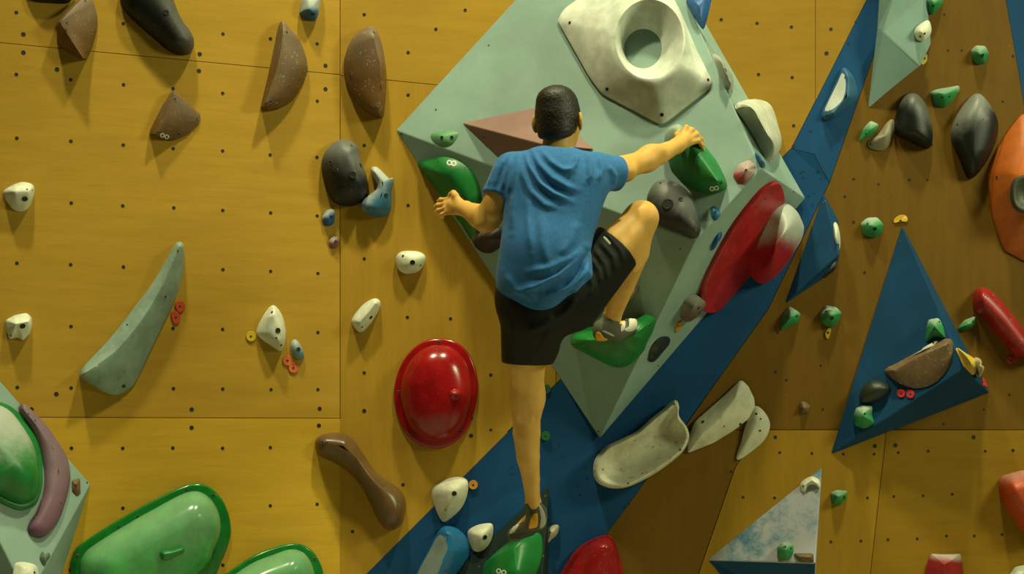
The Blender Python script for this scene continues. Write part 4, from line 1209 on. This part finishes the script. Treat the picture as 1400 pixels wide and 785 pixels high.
# hair
Hh = Field(HEAD - .16, HEAD + .16, .003)
Hh.ell(HEAD + up * .014 - face * .002, (.0775, .0985, .0925), .01, rot=RH)
Hh.ell(hd(0, -.045, -.050), (.058, .050, .055), .03, rot=RH)
Hh.ell(hd(0, -.02, .07), (.06, .07, .04), .03, rot=RH)
n1 = face * .86 - up * .52
Hh.cut(hd(0, .058, .030), face * .95 + up * -.30, .012)               # forehead line
Hh.cut(hd(0, .012, -.022), face * .9 - up * .45, .012)                # round the ears
Hh.cut(hd(0, -.05, -.068), -up * .96 + face * .25, .012)              # nape
for s in (-1, 1):
    Hh.ell(hd(s * .086, .002, -.014), (.022, .024, .036), .006, 'sub', RH)
V, F = Hh.mesh(); V = smooth_verts(V, F, 2)
N = vert_normals(V, F)
rs = np.random.RandomState(3)
w = np.sin(V[:, 0] * 420 + 5 * np.sin(V[:, 2] * 130)) * np.sin(V[:, 2] * 90 + 3 * np.sin(V[:, 0] * 150)) * .0007 + rs.normal(0, .0004, len(V))
V = V + N * w[:, None]
def hair_mat():
    t = NT('dark_hair')
    tc = t.n('ShaderNodeTexCoord').outputs['Object']
    mp = t.n('ShaderNodeMapping'); mp.inputs['Scale'].default_value = (260, 260, 40)
    t.l(tc, mp.inputs['Vector'])
    h = t.noise(mp.outputs[0], 1, 4, .7)
    t.l(t.mix(t.ramp(h, .35, .7), (.005, .004, .002), (.020, .016, .007)), t.b.inputs['Base Color'])
    t.b.inputs['Roughness'].default_value = .55
    t.bump(h, .35, .002)
    return t.m
body_part('hair', V, F, hair_mat())

def cut_near(fd, o, n, c, R):
    """cut by a plane, only within R of c"""
    n = n / np.linalg.norm(n)
    s, (X, Y, Z) = fd.sub(np.array(c) - R, np.array(c) + R, 0)
    d = (X - o[0]) * n[0] + (Y - o[1]) * n[1] + (Z - o[2]) * n[2]
    near = ((X - c[0]) ** 2 + (Y - c[1]) ** 2 + (Z - c[2]) ** 2) < R * R
    A = fd.D[s]
    fd.D[s] = np.where(near, np.maximum(A, d), A)

# t-shirt
T = Field((-.20, -1.10, v3(700, 450, -.9)[2]), (.46, -.62, v3(700, 190, -.9)[2]), .0042)
T.cone(L_SH + (0, 0, -.014), R_SH + (0, 0, -.014), .056, .056, .05)
T.cone(v3(738, 231, -.86), v3(784, 231, -.855), .048, .048, .03)
T.cone(v3(758, 258, -.885), v3(744, 345, -.91), .150, .130, .05, flat=.70)
T.cone(v3(720, 262, -.88), v3(722, 330, -.90), .070, .070, .06)
T.cone(v3(800, 255, -.875), v3(775, 330, -.90), .070, .070, .06)
T.cone(v3(744, 345, -.91), v3(744, 400, -.86), .132, .150, .05, flat=.82)
T.cone(v3(722, 380, -.88), v3(765, 388, -.88), .100, .100, .06)
T.cone(v3(790, 372, -.90), v3(776, 398, -.90), .045, .045, .04)
# sleeves, built apart and joined
SL = Field((-.20, -1.10, v3(700, 450, -.9)[2]), (.46, -.62, v3(700, 190, -.9)[2]), .0042)
def sleeve(sh, end, r0, r1, out_n):
    f = Field(SL.lo, SL.lo + SL.vox * (SL.n - 1), SL.vox)
    d = np.array(end) - sh; d /= np.linalg.norm(d)
    f.cone(sh, end + d * .05, r0, r1, .02)
    n_ = np.array(out_n) if out_n is not None else d
    f.cut(end, n_, .006)
    f.cone(end - d * .022, end + d * .05, r1 - .010, r1 - .010, .004, 'sub')
    SL.D = np.minimum(SL.D, f.D)
ls_end, rs_end = v3(682, 269, -.865), v3(846, 238, -.80)
sleeve(L_SH + (0, 0, -.010), ls_end, .062, .060, (-.28, -.05, -1.0))
sleeve(R_SH + (0, 0, -.008), rs_end, .062, .061, None)
h_ = np.maximum(.03 - np.abs(T.D - SL.D), 0) / .03
T.D = np.minimum(T.D, SL.D) - h_ * h_ * .03 * .25
# neck opening and hem
T.ell(v3(763, 188, -.825), (.074, .13, .072), .010, 'sub')
T.cut(v3(735, 431, -.97), (-.22, .10, -1.0), .03)
T.cut(v3(788, 405, -.97), (.72, .10, -1.0), .06)
V, F = T.mesh(); V = smooth_verts(V, F, 3)
folds = [
 ('718,207 725,228 738,250 756,264 782,276', .010, 4.5), ('728,206 738,226 754,243 776,256 792,260', .009, 4.5), ('712,214 716,240 726,262 745,280 768,286', .007, 5),
 ('740,206 752,221 768,232 786,234', .008, 4), ('790,210 786,226 774,238', .007, 3.5), ('800,206 806,224 806,242 800,250', .009, 4), ('818,212 822,232 816,250', .007, 4),
 ('709,212 706,240 704,275 700,320', .008, 4.5), ('698,212 690,240 686,262', .006, 3), ('690,214 680,240 675,258', .006, 3), ('704,216 699,245 695,268', .006, 3), ('682,222 672,245 668,256', .005, 3),
 ('722,262 722,300 726,345', .005, 5), ('740,290 742,330 752,370', .004, 6),
 ('802,338 788,356 764,376 730,392 704,398', .011, 5), ('806,350 796,372 776,392 744,404', .011, 5), ('800,362 792,384 780,402', .010, 4), ('798,336 780,352 752,366 722,372', .008, 5),
 ('806,366 803,386 792,402', .009, 4), ('790,300 780,330 764,352', .006, 6), ('688,372 706,396 738,412', .005, 5), ('830,225 840,240 838,255', .006, 3.5)]
V = add_folds(V, F, [(l, a * 1.35, w_) for l, a, w_ in folds])
V = add_folds(V, F, [(l, -a * .55, w_ * 1.1) for l, a, w_ in [
 ('722,207 730,228 744,248 762,260 784,268', .010, 3), ('703,214 701,240 699,275', .010, 3), ('803,344 792,364 770,384 738,398', .010, 4), ('800,356 786,380 760,398', .010, 4), ('694,214 685,240 680,262', .008, 2.5)]])
V = smooth_verts(V, F, 1)
shirt = body_part('t_shirt', V, F, M_SHIRT)

# shorts
S = Field((-.14, -1.06, v3(700, 512, -.8)[2]), (.48, -.55, v3(700, 285, -.9)[2]), .0042)
S.cone(v3(722, 405, -.855), v3(770, 398, -.855), .115, .115, .05, flat=.95)
S.cone(L_HP + (0, 0, 0), v3(719, 512, -.715), .112, .086, .04)
S.cone(v3(738, 440, -.86), v3(735, 470, -.80), .09, .07, .04)
lk_ = np.array(v3(846, 334, -.795))
S.cone(R_HP, lk_, .120, .092, .04)
S.cut(v3(719, 496, -.73), np.array((-.02, .12, -1.0)), .005)
dk = lk_ - R_HP; dk /= np.linalg.norm(dk)
cut_near(S, np.array(v3(843, 338, -.797)), dk, np.array(v3(872, 312, -.79)), .135)
S.cone(np.array(v3(843, 338, -.797)) - dk * .03, lk_ + dk * .05, .080, .080, .004, 'sub')
S.cone(v3(719, 484, -.745), v3(719, 512, -.70), .076, .076, .004, 'sub')
V, F = S.mesh(); V = smooth_verts(V, F, 3)
V = add_folds(V, F, [('806,352 818,370 822,392', .009, 4), ('812,340 826,362 832,388', .008, 4), ('820,330 838,352 842,376', .007, 3.5), ('804,372 810,392 806,410', .008, 4), ('828,318 848,342 854,362', .005, 3),
                     ('760,432 740,446 720,452', .007, 5), ('752,450 742,470 730,488', .006, 4), ('700,440 704,470 706,492', .006, 5), ('790,405 775,425 758,436', .008, 5)])
V = smooth_verts(V, F, 1)
shorts = body_part('shorts', V, F, M_SHORT)
def bvh_child(o):
    org = Vector(person.location)
    return BVHTree.FromPolygons([v.co + org for v in o.data.vertices], [tuple(p.vertices) for p in o.data.polygons])
def patch_on(name, outline, bvh, mat, par, off=.0016, n=32, rings=5):
    class _D: pass
    q = smooth_closed(outline, n); c = q.mean(0); V_, F_ = [], []; last = None
    for k in range(rings + 1):
        for p in q:
            loc, nn = cast(bvh, *(p + (c - p) * (k / rings)))
            if loc is None:
                if last is None: loc, nn = cast(bvh, *c)
                else: loc, nn = last
                if loc is None: return
            last = (loc, nn)
            V_.append(loc + nn * (off if k else .0001) - Vector(person.location))
    for k in range(rings):
        for i in range(n):
            j = (i + 1) % n
            F_.append((k * n + i, k * n + j, (k + 1) * n + j, (k + 1) * n + i))
    o = mesh_from(name, V_, F_, mat); o.parent = par
    return o
bs = bvh_child(shorts)
patch_on('logo_mark', pts('825,325 827,323.5 835,332 833,334'), bs, M_WHITE, shorts, .001, 16, 2)
del T, S, SL, Hh

# climbing shoes
def shoe(name, label, P_, R_, cuff, extra, sole_cut, lo, hi):
    f = Field(lo, hi, .003)
    f.chain(P_, R_, .02)
    for c in extra: f.cone(*c)
    f.cone(cuff[0], cuff[1], cuff[2], cuff[3], .018)
    d = np.array(cuff[1]) - np.array(cuff[0]); d /= np.linalg.norm(d)
    cut_near(f, np.array(cuff[1]), d, np.array(cuff[1]) + d * .02, .07)
    f.cone(np.array(cuff[1]) - d * .012, np.array(cuff[1]) + d * .05, cuff[3] * .84, cuff[3] * .84, .004, 'sub')
    V, F = f.mesh(); V = smooth_verts(V, F, 2)
    o = body_part(name, V, F, M_SHOE, person, label)
    return o, bvh_child(o)
c0 = v3(733, 712, -.45)
s1, b1 = shoe('climbing_shoe', 'grey climbing shoe on the lower left foot',
     [v3(736, 708, -.462), v3(722, 721, -.41), v3(704, 731, -.345), v3(699, 733, -.315)], [.030, .032, .027, .017],
     (v3(731, 703, -.45), v3(728, 687, -.447), .032, .0325), [(v3(740, 698, -.465), v3(737, 716, -.45), .020, .024, .02)], None, c0 - .16, c0 + .19)
patch_on('heel_patch', pts('727,706 733,702 735,704 735,719 729,722 723,722'), b1, M_YELLOW, s1)
patch_on('heel_rand', pts('736,690 741,694 746,706 746,716 741,722 738,722 739,706'), b1, simple_mat('pale_grey_rubber', (.33, .34, .29), .6), s1, .002)
patch_on('strap', pts('715,696 720,697 718,706 714,708'), b1, M_WHITE, s1, .003, 20, 3)
patch_on('strap', pts('707,715 710,716 704,727 698,730 697,728'), b1, M_WHITE, s1, .003, 20, 3)
patch_on('sole', pts('697,731 710,730 728,726 740,724 738,728 728,734 712,737 700,737'), b1, M_RUBBER, s1, .0025, 30, 3)
c1 = v3(840, 448, -.42)
s2, b2 = shoe('climbing_shoe', 'grey climbing shoe with yellow heel patch on the raised right foot',
     [v3(823, 452, -.475), v3(842, 455, -.43), v3(860, 447, -.375), v3(868, 443, -.345)], [.031, .035, .030, .019],
     (v3(832, 449, -.47), v3(836, 431, -.466), .035, .0355), [(v3(820, 446, -.475), v3(820, 458, -.468), .020, .022, .02)], None, c1 - .17, c1 + .17)
patch_on('heel_patch', pts('816,454 821,455 826,462 831,464 828,467 818,468 814,462'), b2, M_YELLOW, s2)
patch_on('toe_rand', pts('860,436 866,432 871,440 871,448 864,453 857,453 854,450 860,446'), b2, M_WHITE, s2, .003)
patch_on('strap', pts('826,452 839,458 838,460 824,454'), b2, simple_mat('pale_grey_webbing', (.33, .34, .29), .6), s2, .003, 20, 3)
patch_on('strap', pts('844,427 850,427 860,440 856,446 848,440'), b2, M_RED, s2, .003, 20, 3)
patch_on('strap', pts('852,431 855,430 860,440 859,444 855,440'), b2, M_RUBBER, s2, .0035, 20, 3)
patch_on('strap', pts('851,440 855,441 854,450 849,453'), b2, M_WHITE, s2, .003, 20, 3)
for nm, q in (('foot hold', (840, 466)), ('low hold', (712, 745)), ('grip hold', (938, 192)), ('grip hold', (950, 200))):
    pass
